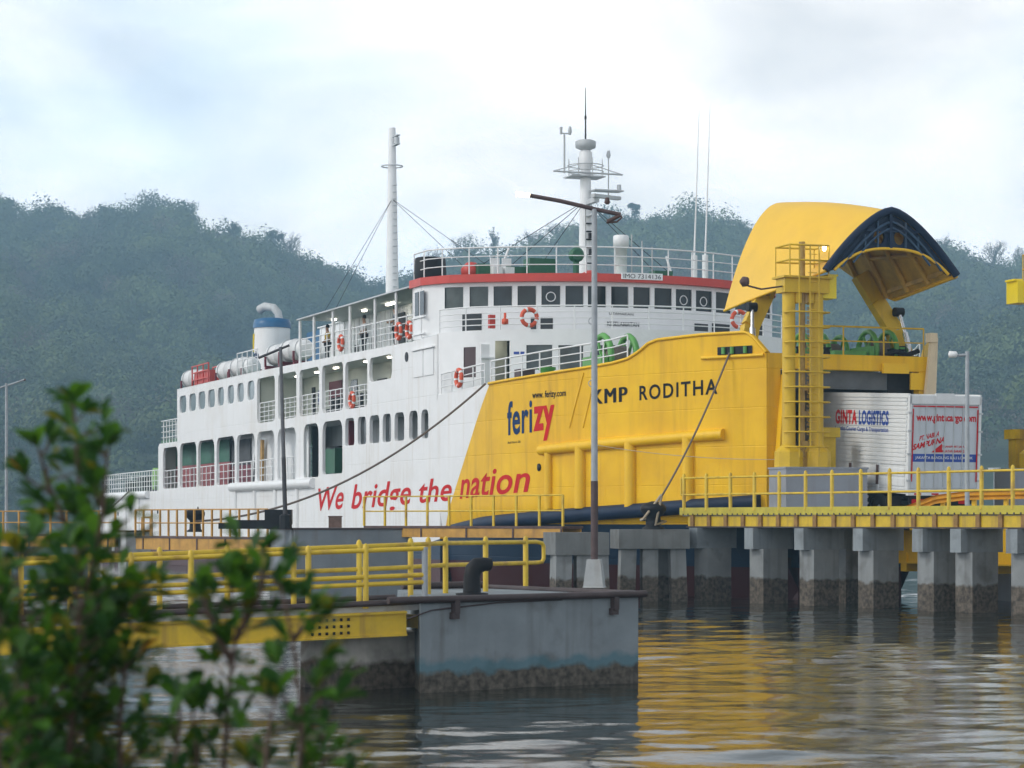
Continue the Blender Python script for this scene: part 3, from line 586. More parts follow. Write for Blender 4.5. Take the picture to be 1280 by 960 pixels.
# bridge front details behind the railing
for p, q, zb, zt in ((-6.6, -5.95, 9.9, 10.72), (-3.9, -3.45, 9.95, 10.55), (-4.25, -4.02, 9.95, 10.55), (2.5, 3.2, 9.95, 10.45), (3.4, 4.4, 9.95, 10.5), (5.6, 6.6, 9.95, 10.7)):
    pt('dark_vent', pane(fw, p, q, zb, zt, .015), DARK, wheel, fix=False)
pt('fire_box', MB().box((fl(-6.38)-.25, -6.2, 10.25), (.18, .24, .52)), RED)
k = MB(); k.lathe([(.02, 0), (.13, .03), (.13, .2), (.05, .26), (.05, .45), (.02, .46)], (fl(-5.85)-.1, -5.85, 10.1), n=10); pt('smoke_signal', k, RING)
def on_front(f, q, off): return lambda u, v: (lambda p: (f(p[0])+off, p[0], p[1]))(bil(q, u, v))
lettering('UTAMAKAN', on_front(fw, [(-1.3, 10.66), (-.3, 10.64), (-.3, 10.74), (-1.3, 10.76)], .012), LBLACK, wheel)
k = MB(); k.add([(fw(b)+.02, b, z) for b, z in ((-1.45, 10.18), (0.0, 10.16), (0.0, 10.42), (-1.45, 10.44))], [(0, 1, 2, 3)]); sb = pt('name_board', k, WHITE2, wheel, fix=False)
lettering('KESELAMATAN', on_front(fw, [(-1.38, 10.22), (-.06, 10.20), (-.06, 10.38), (-1.38, 10.40)], .03), LBLACK, sb, .012)
k = MB(); k.box((-5.9, -.1, 12.16), (.06, 1.75, .26)); ib = pt('number_board', k, WHITE2, roof)
lettering('IMO 7314136', lambda u, v: (-5.865, -.9+1.6*u, 12.07+.17*v), LBLACK, ib, 0)

# railings
def rail(pts, h, nr, step=1.25, r=.028, m=WHITE2, name='railing', parent=ferry, lean=(0, 0)):
    """stanchions and horizontal rails along a polyline"""
    mb = MB(); pts = [Vector(p) for p in pts]; up = Vector((lean[0], lean[1], h))
    for i in range(1, nr+1): mb.tube([p+up*(i/nr) for p in pts], r*(1.15 if i == nr else .8), 6)
    tot = sum((q-p).length for p, q in zip(pts[:-1], pts[1:])); n = max(1, round(tot/step)); acc = 0; k = 0
    for p, q in zip(pts[:-1], pts[1:]):
        L_ = (q-p).length
        while k <= n and k*tot/n <= acc+L_+1e-6:
            c = p.lerp(q, (k*tot/n-acc)/L_ if L_ else 0); mb.tube([c, c+up], r, 6); k += 1
        acc += L_
    return mb.build(name, m, parent)
rail([(-77.6, 7, 4.3), (-77.6, -7.6, 4.3), (-59.9, -7.65, 4.33)], 1.24, 4, .75, .03)
rail([(-59.0, -7.62, 4.35), (-29.2, -7.62, 4.5)], 1.12, 3, 1.0)
rail([(-59.5, -2, 7.12), (-59.5, -7.65, 7.12), (-54.9, -7.65, 7.12)], 1.3, 4, .8)
for x0, x1, z0, z1 in UP[:5]: rail([(x0+.02, -7.6, 7.32), (x1-.02, -7.6, 7.32)], 1.12, 5, .85, .025)
rail([(-41.2, -7.6, 10.08), (-37.0, -7.6, 10.06)], 1.15, 3, 1.0)
rail([(-29.1, -7.6, 10.0), (-11.5, -7.6, 9.8)], 1.1, 4, 1.2)
rail([(fl(b)-.06, b, 9.87) for b in np.linspace(-7.7, 7.7, 40)], .93, 4, 1.45)
rail([(-11.4, -7.7, 12.25), (-9.9, -7.65, 12.25)]+[(fr(b)-.25, b, 12.25) for b in np.linspace(-7.3, 7.3, 30)], 1.05, 3, 1.15)
rail([(a, -bt(a)+.02, ztop(a)) for a in np.linspace(-7.9, -3.0, 8)], .78, 3, 1.1)
rail([(a, -bt(a)+.06, ztop(a)) for a in np.linspace(-2.5, 5.6, 14)], .82, 3, 1.15)
rail([(a, bt(a)-.06, ztop(a)) for a in np.linspace(-7.9, 5.6, 18)], .82, 3, 1.15)
rail([(10.6, -1.6, 8.0), (10.6, 2.9, 8.0)], .95, 2, 1.5, .03, YTOW, 'bow_railing')

# boat deck shelter
k = MB(); k.b2((-28.9, -7.8, 12.0), (-11.62, 7.8, 12.06)); pt('shelter_roof', k, GREYW)
for a in (-28.8, -26.38, -23.24, -20.57, -16.86, -13.92, -11.55): pt('shelter_post', MB().tube([(a, -7.65, 9.87), (a, -7.65, 12.0)], .07, 8), WHITE2)
k = MB(); k.b2((-33.0, -5.5, 9.87), (-18.5, -5.4, 12.0), 0); k.b2((-18.5, -4.3, 9.87), (-11.3, -4.2, 12.0), 1); k.b2((-18.55, -5.5, 9.87), (-18.45, -4.2, 12.0), 0); k.b2((-33.0, -5.4, 9.87), (-32.9, 5.4, 12.0), 0); k.b2((-33.1, -5.6, 12.0), (-28.9, 5.6, 12.05), 0)
for a in np.arange(-32.7, -18.6, .8): k.b2((a, -5.53, 9.9), (a+.04, -5.5, 11.98), 0)
dh = pt('deck_house', k, [WHITE2, CREAM])
for a0, a1, z1, m in ((-26.9, -26.3, 10.75, DARK), (-24.2, -23.6, 11.0, DARK), (-20.6, -19.3, 11.7, DARK), (-14.5, -13.2, 11.7, BROWN)): pt('doorway', MB().b2((a0, -5.56 if a0 < -18.5 else -4.34, 9.9), (a1, -5.535 if a0 < -18.5 else -4.31, z1)), m, dh)
for a, b, l_ in ((-27.4, -6.4, .5), (-22.2, -6.5, .5), (-18.6, -6.4, 1.6)): pt('lit_lamp', MB().box((a, b, 11.95), (l_*.7, .14, .06)), LAMP)
for a, b, l_ in ((-27.4, -6.3, .7), (-22.5, -6.3, .7), (-15.9, -6.6, .8), (-19.4, -6.2, .4), (-34.6, -6.2, .5), (-31, -6.2, .5)): pt('lit_lamp', MB().box((a, b, 9.7), (l_*.6, .15, .05)), LAMP)
for a in (-50, -44.5, -39.5): pt('lit_lamp', MB().box((a, -6.2, 9.66), (.5, .2, .07)), LAMP)
for a0, a1, zb, zt, m in ((-35.0, -34.4, 7.35, 9.2, DARK), (-31.9, -29.7, 8.2, 9.3, DKRED), (-24.0, -22.6, 7.35, 9.0, DARK), (-19.6, -18.4, 7.35, 9.1, DARK), (-16.6, -15.0, 8.3, 9.3, GLASS2)): pt('doorway', MB().b2((a0, -5.345, zb), (a1, -5.32, zt)), m)
for a0, a1, zb, zt, m in ((-33.8, -33.3, 8.3, 9.0, LBLUE), (-28.2, -27.2, 8.4, 9.2, GLASS2), (-25.6, -25.2, 7.35, 9.2, GREYW), (-22.1, -21.6, 8.5, 9.0, YSIGN), (-20.6, -20.0, 8.4, 9.1, GLASS2), (-18.1, -17.8, 8.5, 8.9, RED)): pt('wall_panel', MB().b2((a0, -5.345, zb), (a1, -5.322, zt)), m)
k = MB()
for a in (-27.8, -26.9, -26.0, -23.2, -21.9, -19.9): k.b2((a, -6.9, 7.31), (a+.5, -6.4, 7.75)); k.b2((a, -6.5, 7.75), (a+.5, -6.38, 8.3))
pt('deck_seat', k, DARK)

# funnel with blue top and bent exhaust pipe
k = MB(); k.lathe([(1.0, 9.87), (1.0, 13.45)], (-49.7, -3.5, 0), n=24); fu = pt('funnel', k, WHITE)
k = MB(); k.lathe([(1.06, 13.3), (1.06, 13.5), (.98, 13.78), (.6, 13.86)], (-49.7, -3.5, 0), n=24); pt('funnel_cap', k, BLUEP, fu)
k = MB(); k.tube([(-49.3, -3.2, 13.8), (-49.35, -3.25, 14.15), (-49.6, -3.45, 14.45), (-50.1, -3.8, 14.54), (-50.5, -4.0, 14.4)], [.22, .22, .23, .24, .25], 12); pt('exhaust_pipe', k, GREYW, fu)
k = MB()
def on_fun(u, v): a = R(252+46*u); return (-49.7+1.015*math.cos(a), -3.5+1.015*math.sin(a), 11.5+.5*v)
lettering('asdp', on_fun, LNAVY, fu, .03)
k = MB(); k.tube([(-49.7+1.02*math.cos(R(250+t_)), -3.5+1.02*math.sin(R(250+t_)), 12.2+.045*t_) for t_ in range(-4, 18, 3)], .06, 5); pt('funnel_mark', k, YBRIGHT, fu)
k = MB(); k.b2((-47.2, -2.2, 9.87), (-43.5, .5, 12.9), 0); pt('blue_locker', k, BLUEP)
k = MB(); k.b2((-53, -5.2, 9.87), (-48.4, -1, 10.6)); pt('funnel_casing', k, WHITE)
# aft mast, stays
k = MB(); k.lathe([(.38, 9.87), (.35, 14), (.18, 23)], (-38.6, 0, 0), n=14); am = pt('aft_mast', k, WHITE2)
k = MB(); k.torus((-38.6, 0, 21.0), .55, .035, (1, 0, 0), (0, 1, 0), 16, 5); k.b2((-38.3, -.1, 22.0), (-37.5, .1, 22.06)); k.b2((-38.3, -.1, 22.45), (-37.5, .1, 22.5)); k.lathe([(.14, 22.06), (.14, 22.4)], (-37.8, 0, 0)); pt('mast_ring', k, GREYW, am)
k = MB()
for z in np.arange(14, 20, .35): k.bar((-38.2, .0, z), (-38.05, .0, z), .2, .03)
pt('rung', k, GREYW, am)
k = MB()
for q in ((-27.5, -7, 12.06), (-25.5, -7, 12.06), (-21, 0, 12.06), (-14, -2, 12.26)): k.tube([(-38.6, 0, 19.3), q], .013, 5)
pt('stay', k, BLACK, am)
# radar mast
rm = MB(); rm.lathe([(.31, 12.26), (.27, 14.5), (.23, 16.6), (.21, 17.2), (.28, 17.35), (.28, 17.9), (.16, 18.0)], (-12, 0, 0), n=14); rmo = pt('radar_mast', rm, WHITE2)
k = MB(); k.lathe([(.2, 18.0), (.42, 18.1), (.44, 18.35), (.3, 18.42)], (-12, 0, 0)); pt('radome', k, GREYW, rmo)
k = MB(); k.tube([(-12, 0, 18.4), (-12, 0, 20.6)], [.04, .015], 6); k.lathe([(.05, 19.3), (.05, 19.42)], (-12, 0, 0), n=8); pt('whip_antenna', k, BLACK, rmo)
k = MB(); k.tube([(-11.6, -1.6, 17.0), (-11.6, 1.5, 17.0)], .04, 6); k.tube([(-11.6, -1.6, 17.0), (-12, -.3, 17.4)], .02, 5); k.tube([(-11.6, 1.5, 17.0), (-12, .3, 17.4)], .02, 5)
k.b2((-12.5, -.8, 16.85), (-11.5, .7, 16.9)); k.torus((-12, 0, 17.35), .75, .02, (1, 0, 0), (0, 1, 0), 16, 4); k.torus((-12, 0, 17.1), .75, .02, (1, 0, 0), (0, 1, 0), 16, 4)
for a in range(8): k.tube([(-12+.75*math.cos(a*.785), .75*math.sin(a*.785), 16.88), (-12+.75*math.cos(a*.785), .75*math.sin(a*.785), 17.6)], .018, 5)
k.tube([(-11.8, .95, 16.1), (-11.8, .95, 17.9)], .025, 5); k.lathe([(.06, 17.7), (.1, 17.8), (.06, 18.0)], (-11.8, .95, 0), n=8)
pt('yard_arm', k, GREYW, rmo)
k = MB(); k.tube([(-12, -.95, 17.0), (-12, -.95, 18.6)], .045, 6); k.tube([(-12, -1.15, 18.65), (-12, -.7, 18.65)], .03, 5); k.lathe([(.05, 18.6), (.09, 18.75), (.05, 18.95)], (-12, -.7, 0), n=8); k.lathe([(.05, 18.6), (.07, 18.9)], (-12, -1.1, 0), n=8); pt('wind_vane', k, GREYW, rmo)
k = MB(); k.b2((-11.9, -.1, 15.7), (-10.8, .12, 15.9)); k.box((-11.0, .5, 15.95), (.24, 1.5, .14), R(20)); k.b2((-11.8, -.1, 15.2), (-11.0, .1, 15.27)); k.b2((-11.8, .1, 16.25), (-11.2, 1.4, 16.3)); k.lathe([(.1, 16.3), (.1, 16.55)], (-11.5, 1.3, 0), n=8); pt('radar_scanner', k, GREYW, rmo)
k = MB()
for i, z in enumerate(np.arange(12.6, 15.4, .33)): k.box((-11.66, .06, z), (.1, .3, .05))
k.box((-11.6, .15, 13.7), (.2, .25, .3)); k.box((-11.6, .1, 14.4), (.15, .2, .22)); pt('mast_light', k, BLACK, rmo)
k = MB()
for q in ((-9, -5, 12.26), (-9.5, -3.4, 12.26), (-9.0, -1.2, 12.26), (-9.5, 2.6, 12.26), (-9.6, 3.4, 12.26), (-11.4, -6, 12.26)): k.tube([(-12, 0, 15.9), q], .014, 5)
pt('stay', k, BLACK, rmo)
k = MB()
for q, p in (((-9, -5, 12.26), .42), ((-9.6, 3.0, 12.26), .3), ((-9, -1.2, 12.26), .25)): k.tube([q, (q[0]-1.0*p, q[1]*(1-p*.3), q[2]+1.2)], .05, 6)
pt('stay_foot', k, WHITE2, rmo)
# roof-top gear
pt('black_tank', MB().lathe([(.62, 12.26), (.66, 12.5), (.62, 13.1), (.56, 13.14)], (-11.0, -7.15, 0), n=18), BLACK, roof)
pt('red_buoy', MB().lathe([(.05, 12.26), (.4, 12.3), (.42, 12.6), (.2, 12.85), (.02, 12.88)], (-9.6, -5.9, 0), n=14), RED, roof)
pt('red_buoy', MB().lathe([(.05, 12.26), (.5, 12.3), (.42, 12.5), (.1, 12.64)], (-8.8, -1.1, 0), n=14), RED, roof)
for a, b, d_ in ((-9.3, -5.4, (.8, .9, .5)), (-9.2, -4.2, (.8, 1.0, .42)), (-8.8, -3.3, (.7, 1.1, .75)), (-8.8, 2.0, (.6, .8, .45))): pt('green_locker', MB().box((a, b, 12.26+d_[2]/2), d_), GREEN2, roof)
k = MB()
for a, b in ((-8.9, -5.35), (-8.9, -4.85)): k.b2((a, b, 12.26), (a+.4, b+.38, 12.62)); k.b2((a-.04, b, 12.62), (a+.04, b+.38, 13.0))
pt('white_chair', k, WHITE2, roof)
k = MB(); k.tube([(-7.6, -2.2, 12.26), (-7.6, -2.2, 12.9)], .13, 8); k.lathe([(.28, -.15), (.3, .12), (.22, .2)], (-7.6, -2.2, 13.1), 'x', 14); pt('search_light', k, [GREEN2], roof)
pt('vent_pipe', MB().lathe([(.24, 12.26), (.24, 13.5), (.32, 13.5), (.32, 13.95), (.28, 14.0)], (-8.0, -.1, 0), n=14), WHITE2, roof)
for (a, b), zt in (((-8.6, 3.4), 19.4), ((-8.3, 3.75), 19.5)):
    k = MB(); k.lathe([(.13, 12.26), (.13, 13.4)], (a, b, 0), n=8); k.tube([(a, b, 13.3), (a, b+.1, 16), (a, b+.22, zt)], [.045, .03, .008], 6); pt('whip_antenna', k, WHITE2, roof)
k = MB()
for b in (.45, .9, 1.35): k.tube([(-8.2, b, 12.26), (-8.2, b, 14.3-b*.5)], .03, 5)
pt('thin_antenna', k, GREYW, roof)

# life-saving gear standing or hanging on the ferry
TF = ferry.matrix_world
def fw_pt(a, b, z): return (7.26+.3497*a+.9369*b, 88.71-.9369*a+.3497*b, z)
FRZ = math.atan2(-.9369, .3497)
rings = [((-12.0, -7.72, 10.3), 'side', 'life ring on the white top deck rail right beside the wheelhouse'), ((-21.8, -7.72, 10.45), 'side', 'life ring hung halfway along the open top deck rail'),
         ((-20.2, -7.68, 7.85), 'side', 'life ring on the middle deck rail below the shelter'), ((-5.6, -7.82, 8.0), 'side', 'narrow looking life ring on the short rail left of the yellow bow'),
         ((fl(-5.1)+.06, -5.1, 10.35), 'front', 'large life ring on the bridge front rail left of the lamp pole'), ((fl(3.35)+.06, 3.35, 10.45), 'front', 'life ring on the bridge front rail beside the visor arm'), ((-13.4, -7.72, 10.35), 'side', 'life ring second from the wheelhouse on the top deck rail')]
rg_ = None
for (a, b, z), side, lab in rings:
    if rg_ is None:
        k = MB(); k.torus((0, 0, 0), .31, .085, (1, 0, 0), (0, 0, 1), 24, 8, 0, 1); rg_ = k.build('life_ring', [RING, WHITE2]); o = rg_
    else: o = rg_.copy(); col.objects.link(o)
    o.location = fw_pt(a, b, z); o.rotation_euler = (0, 0, FRZ+(0 if side == 'side' else R(90))); tag(o, 'orange and white '+lab, 'life ring', 'life rings on the ferry railings')
rafts = [(-54.6, -6.7, 10.68, 'life raft canister at the aft end of the red cradle'), (-46.6, -6.6, 10.68, 'life raft canister just forward of the red cradle'), (-43.6, -6.6, 10.7, 'life raft canister behind the short white rail'), (-35.6, -6.7, 10.85, 'life raft canister below the blue locker'), (-32.9, -6.7, 10.9, 'life raft canister next to the shelter end')]
r0 = None
for a, b, z, lab in rafts:
    if r0 is None:
        r0 = thing('life_raft', '', 'life raft', (0, 0, 0), 0)
        k = MB(); k.lathe([(.2, -1.0), (.38, -.96), (.5, -.76), (.52, -.04), (.56, -.03), (.56, .03), (.52, .04), (.5, .76), (.38, .96), (.2, 1.0)], (0, 0, 0), 'x', 18); KIDS[r0] = [k.build('canister', WHITE, r0)]
        k = MB()
        for x in (-.6, .6): k.torus((x, 0, 0), .525, .025, (0, 1, 0), (0, 0, 1), 18, 5)
        KIDS[r0].append(k.build('strap', GREYW, r0)); k = MB()
        for x in (-.6, .6): k.b2((x-.06, -.6, -.87), (x+.06, .6, -.55)); k.bar((x, -.6, -.6), (x, -.6, -.1), .1, .06); k.bar((x, .6, -.6), (x, .6, -.1), .1, .06)
        KIDS[r0].append(k.build('cradle', DKRED, r0)); o = r0
    else: o = copy_tree(r0)
    o.location = fw_pt(a, b, z); o.rotation_euler = (0, 0, FRZ+R(20)); tag(o, 'white '+lab, 'life raft', 'life raft canisters on the boat deck')
k = MB()
for x in (-2.0, -.7, .7, 2.0):
    for y in (-.6, .6): k.bar((x, y, 0), (x, y, 1.15), .07, .07)
for z in (.35, .75, 1.12):
    for y in (-.6, .6): k.bar((-2, y, z), (2, y, z), .06, .06)
k.b2((-1.9, -.5, .1), (1.9, .5, .75)); o = k.build('raft_rack', RED); o.location = fw_pt(-50.5, -6.8, 10.1); o.rotation_euler = (0, 0, FRZ); tag(o, 'red steel rack between the white life raft canisters', 'rack')

# foredeck winches
def winch(name, a, b, z, s, parent=ferry):
    k = MB(); k.lathe([(.28*s, -.5*s), (.28*s, .5*s)], (a, b, z), 'y', 14)
    for y in (-.5, .5): k.torus((a, b+y*s, z), .85*s, .12*s, (1, 0, 0), (0, 0, 1), 24, 6)
    for i in range(6):
        c, s_ = math.cos(i*1.047), math.sin(i*1.047)
        for y in (-.5, .5): k.bar((a, b+y*s, z), (a+.85*s*c, b+y*s, z+.85*s*s_), .08*s, .08*s)
    k.b2((a-.9*s, b-.9*s, 7.25), (a+.9*s, b-.65*s, z+.1)); k.b2((a-.9*s, b+.65*s, 7.25), (a+.9*s, b+.9*s, z+.1)); k.b2((a-1.2*s, b-1.2*s, 7.25), (a+1.2*s, b+1.2*s, 7.5))
    w_ = pt(name, k, GREEN, parent); pt('rope_coil', MB().lathe([(.3*s, -.45*s), (.5*s, -.4*s), (.5*s, .4*s), (.3*s, .45*s)], (a, b, z), 'y', 14), ROPE, w_)
    pt('winch_motor', MB().lathe([(.28*s, .95*s), (.3*s, 1.4*s), (.2*s, 1.5*s)], (a, b, z), 'y', 12), BLACK, w_)
winch('winch', .6, -4.0, 8.4, 1.0); winch('winch', 6.2, 1.0, 8.4, .75); winch('winch', 7.8, .9, 8.25, .7); winch('winch', 9.1, 2.0, 8.3, .75); winch('winch', 6.2, -3.3, 8.15, .7)
k = MB(); k.lathe([(.3, 7.25), (.3, 7.7), (.22, 8.1), (.34, 8.2), (.34, 8.28)], (-2.6, -5.4, 0), n=12); k.box((-2.0, -5.0, 7.5), (.9, .8, .5)); pt('capstan', k, GREEN)
k = MB(); k.box((9.4, .6, 7.85), (.8, 1.2, .75)); k.box((9.9, -1.2, 7.85), (.6, .9, .7)); pt('green_locker', k, GREEN)
pt('deck_locker', MB().box((-3.6, -5.9, 7.75), (.6, .6, 1.0)), BROWN); pt('deck_locker', MB().box((-3.2, -3.4, 7.7), (.6, .8, .9)), BROWN)
# stern deck gear
k = MB(); k.tube([(-63.5, -5.8, 4.16), (-63.5, -5.8, 6.1), (-63.9, -6.0, 6.9), (-65.3, -6.3, 6.6)], [.28, .28, .24, .18], 8); k.box((-66, -5.6, 5.1), (2.6, 1.2, 1.5)); k.lathe([(.7, -.5), (.7, .5)], (-69, -5.6, 5.2), 'y', 14); pt('stern_crane', k, mat('light_green_paint', (.25, .5, .12), .5, .2, 3))
pt('stern_locker', MB().box((-72, -5.8, 4.76), (2.0, 1.2, 1.2)), BLACK); pt('stern_locker', MB().box((-75.5, -6, 4.66), (1.2, 1, 1.0)), BLACK); pt('stern_locker', MB().box((-57.5, -6.6, 7.76), (.8, .5, .9)), YTOW)
# vehicles' loads glimpsed in the car deck (lorries with tarpaulins): things of their own
def cargo(a0, a1, b, z0, zc, z1, m1, m2, label):
    t = thing('lorry_load', label, 'lorry load', fw_pt((a0+a1)/2, b, z0), FRZ); h = (a1-a0)/2
    k = MB(); k.b2((-h, -.5, 0), (h, .5, zc-z0)); k.b2((-h*.9, -.45, -.6), (h*.9, .45, 0)); k.build('load_side', m1, t)
    k = MB(); n = 12
    k.grid([[(x, -.52, zc-z0), (x, -.52, z1-z0-.1+.05*math.sin(x*5)), (x, -.3, z1-z0), (x, .5, z1-z0+.02*math.sin(x*9))] for x in np.linspace(-h, h, 30)]); k.build('tarpaulin', m2, t, fix=False)
PINK = mat('faded_red_panel', (.30, .075, .08), .6, .12, 2); DGREEN = mat('green_tarpaulin', (.02, .12, .075), .6, .25, 3)
cargo(-58.9, -45.6, -6.45 if False else -6.4, 4.75, 5.75, 7.0, PINK, DGREEN, 'faded red load under green tarpaulin in the aft openings')
cargo(-45.2, -41.1, -6.4, 4.75, 5.5, 6.9, DKRED, DARK, 'dark red load under black tarpaulin in the fourth opening from the stern')
k = MB()
for i, (x, dz, m_) in enumerate(((-.9, 2.2, 0), (-.45, 2.1, 1), (0, 2.2, 1), (.6, 2.5, 2))): k.bar((x-.35, 0, 0), (x+.15*(2-i), 0, dz), .12, .36, m_)
o = k.build('leaning_boards', [BLACK, WHITE2, mat('plywood_board', (.42, .25, .08), .7, .2, 3)]); o.location = fw_pt(-38.4, -7.1, 4.17); o.rotation_euler = (0, 0, FRZ); tag(o, 'stack of plywood and painted boards leaning in an opening', 'boards')
cargo(-27.9, -25.2, -6.5, 4.75, 5.9, 6.0, GREEN2, DARK, 'dark green crate in the tall opening left of the red post')
def person(a, b, z, rz, shirt, trou, label, sit=False, arms=0):
    t = thing('person', label, 'person', fw_pt(a, b, z), FRZ+rz)
    def skin(name, V, E, rad, m, sub=1):
        me = bpy.data.meshes.new(name); me.from_pydata(V, E, []); o = bpy.data.objects.new(name, me); col.objects.link(o); o.parent = t
        md = o.modifiers.new('skin', 'SKIN'); sl = me.skin_vertices[0].data
        for d_, r_ in zip(sl, rad): d_.radius = (r_, r_*.85)
        sl[0].use_root = True; s_ = o.modifiers.new('smooth', 'SUBSURF'); s_.levels = s_.render_levels = sub; me.materials.append(m); return o
    k_ = .42 if sit else .9; kx = .42 if sit else .02
    V = [(0, 0, k_), (0, 0, k_+.22), (0, 0, k_+.46), (0, 0, k_+.56), (.03, 0, k_+.68), (.02, 0, k_+.80)]; E = [(0, 1), (1, 2), (2, 3), (3, 4), (4, 5)]; rad = [.13, .12, .15, .06, .095, .07]
    for s_ in (-1, 1):
        i = len(V); V += [(0, s_*.19, k_+.47), (.03+.12*arms, s_*.25, k_+.2), (.16+.2*arms, s_*.2, k_+.05+.2*arms), (.22+.25*arms, s_*.18, k_+.05+.22*arms)]; E += [(2, i), (i, i+1), (i+1, i+2), (i+2, i+3)]; rad += [.065, .048, .035, .04]
        i = len(V); V += [(0, s_*.1, k_-.04), (kx, s_*.11, .47 if sit else .48), (kx-.02, s_*.11, .06), (kx+.16, s_*.12, .04)]; E += [(0, i), (i, i+1), (i+1, i+2), (i+2, i+3)]; rad += [.09, .062, .042, .04]
    skin('body', V, E, rad, SKIN)
    skin('shirt', [(0, 0, k_+.02), (0, 0, k_+.24), (0, 0, k_+.46)]+[(x*.9, s_*y, k_+z_) for s_ in (-1, 1) for x, y, z_ in ((0, .2, .46), (.03+.1*arms, .25, .24))], [(0, 1), (1, 2), (2, 3), (3, 4), (2, 5), (5, 6)], [.155, .15, .17, .085, .07, .085, .07], shirt)
    skin('trousers', [(0, 0, k_)]+[(x, s_*.11, z_) for s_ in (-1, 1) for x, z_ in ((0, k_-.05), (kx, .47 if sit else .48), (kx-.02, .12))], [(0, 1), (1, 2), (2, 3), (0, 4), (4, 5), (5, 6)], [.15, .11, .08, .07, .11, .08, .07], trou)
    k = MB(); k.lathe([(.02, k_+.88), (.07, k_+.86), (.098, k_+.78), (.09, k_+.72)], (-.005, 0, 0), n=10); k.build('hair', BLACK, t)
WSH = mat('white_shirt_cloth', (.62, .64, .66), .8, .1, 8); GSH = mat('grey_shirt_cloth', (.12, .14, .17), .8, .1, 8); DTR = mat('dark_trouser_cloth', (.02, .022, .03), .8, .1, 8); YSH = mat('yellow_shirt_cloth', (.5, .35, .03), .8, .1, 8)
person(-20.9, -6.9, 9.87, R(-90), WSH, DTR, 'person in a white shirt and dark trousers on the open top deck')
person(-16.1, -7.0, 9.87, R(-110), GSH, DTR, 'person in a grey shirt leaning forward by the top deck rail', arms=.6)
person(-15.9, -6.6, 7.9, R(-60), GSH, DTR, 'person sitting behind the wide middle deck opening', sit=True)
person(-26.4, -7.0, 9.87, R(-90), YSH, DTR, 'person in a yellow top at the aft end of the top deck shelter')
person(-46.3, -6.0, 7.9, R(-90), DTR, DTR, 'person in dark red light behind a small cabin window', sit=True) if False else None

# bow visor, raised
vz = MB(); NU, NV = 33, 13
def vis(u, v, off=0.):
    if u > 0: u *= 1-.30*max(0, 1-v/.42)**1.2      # the port side is cut away round its arm
    w0, w1 = 2.45-off, 2.35-off
    a = (6.0+.5*abs(u)**1.3)*(1-v)+13.6*v
    p = 2.0*(1-v)+1.5*v; wdt = (w0+.12*math.sin(math.pi*v))*(1-v)+w1*v
    H0, H1 = 3.85, 1.97; zf = 9.75*(1-v)+10.42*v; h = (H0*(1-v)+H1*v)+.12*math.sin(math.pi*v)
    return Vector((a, wdt*u, zf+(h-off)*(1-abs(u)**p)+off*.0))
US = [math.sin(x*math.pi/2*.98)/math.sin(math.pi/2*.98) for x in np.linspace(-1, 1, NU)]
VS = np.linspace(0, 1, NV)
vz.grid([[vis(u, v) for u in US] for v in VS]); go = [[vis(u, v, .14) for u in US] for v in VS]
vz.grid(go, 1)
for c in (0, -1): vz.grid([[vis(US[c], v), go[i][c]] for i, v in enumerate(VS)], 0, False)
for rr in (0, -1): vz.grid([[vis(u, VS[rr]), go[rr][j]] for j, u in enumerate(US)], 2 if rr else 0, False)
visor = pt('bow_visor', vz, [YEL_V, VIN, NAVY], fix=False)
k = MB()   # navy end plate: upper part of the mouth closed, with two lightening holes
def mouth(u): return vis(u, 1.0)
out_ = [(mouth(u).y, mouth(u).z) for u in US]
inn_ = [(2.05*u, 10.44+.74*(1-abs(u)**2.6)) for u in [-x for x in US]]
hole = lambda y, z, r_: [(y+r_*math.cos(6.283*i/14), z+r_*1.15*math.sin(6.283*i/14)) for i in range(14)]
v_, f_ = curve_mesh([out_+[(2.2, 10.42)]+inn_+[(-2.2, 10.42)], hole(-.42, 11.55, .2), hole(.32, 11.55, .2)], .05); k.add([(13.5+z, x, y) for x, y, z in v_], f_)
k.tube([mouth(u)+Vector((.02, 0, 0)) for u in US], .13, 8); k.bar((13.62, -.05, 11.2), (13.62, -.05, 12.3), .1, .1, up=(0, 1, 0)); k.bar((13.62, -1.0, 11.75), (13.62, .95, 11.75), .08, .08)
pt('visor_end_plate', k, NAVY, visor)
k = MB(); RB_ = lambda f, z0: [(13.63, f*vis(u, 1.0).y, z0+(vis(u, 1.0).z-z0)*f) for u in US[2:-2]]
k.tube(RB_(.78, 10.75), .045, 5); k.tube(RB_(.60, 11.0), .04, 5)
for y in (-.95, -.5, .5, .95): k.bar((13.61, y, 11.15 if abs(y) < .9 else 11.05), (13.61, y, 12.05 if abs(y) < .9 else 11.6), .07, .05, up=(0, 1, 0))
pt('visor_rib', k, mat('worn_blue_rib', (.03, .07, .13), .6, .3, 3, .2, patch=.3), visor)
k = MB()
for v in (.2, .4, .6, .8): k.tube([vis(u, v, .22) for u in US], .1, 5)
for u in (-.72, -.4, 0, .4, .72): k.tube([vis(u, v, .2) for v in VS[1:-1]], .075, 5)
k.bar((7.5, -2.2, 10.05), (13.3, -2.1, 10.55), .16, .12); k.bar((9.5, 2.2, 10.25), (13.3, 2.1, 10.55), .16, .12)
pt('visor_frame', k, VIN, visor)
k = MB(); k.tube([(13.62, y, z) for y, z in inn_], .05, 6); k.tube([vis(1, v)+Vector((0, 0, -.02)) for v in VS], .07, 6); k.tube([vis(-1, v)+Vector((0, 0, -.02)) for v in VS], .05, 6); pt('visor_edge', k, YEL_V, visor)
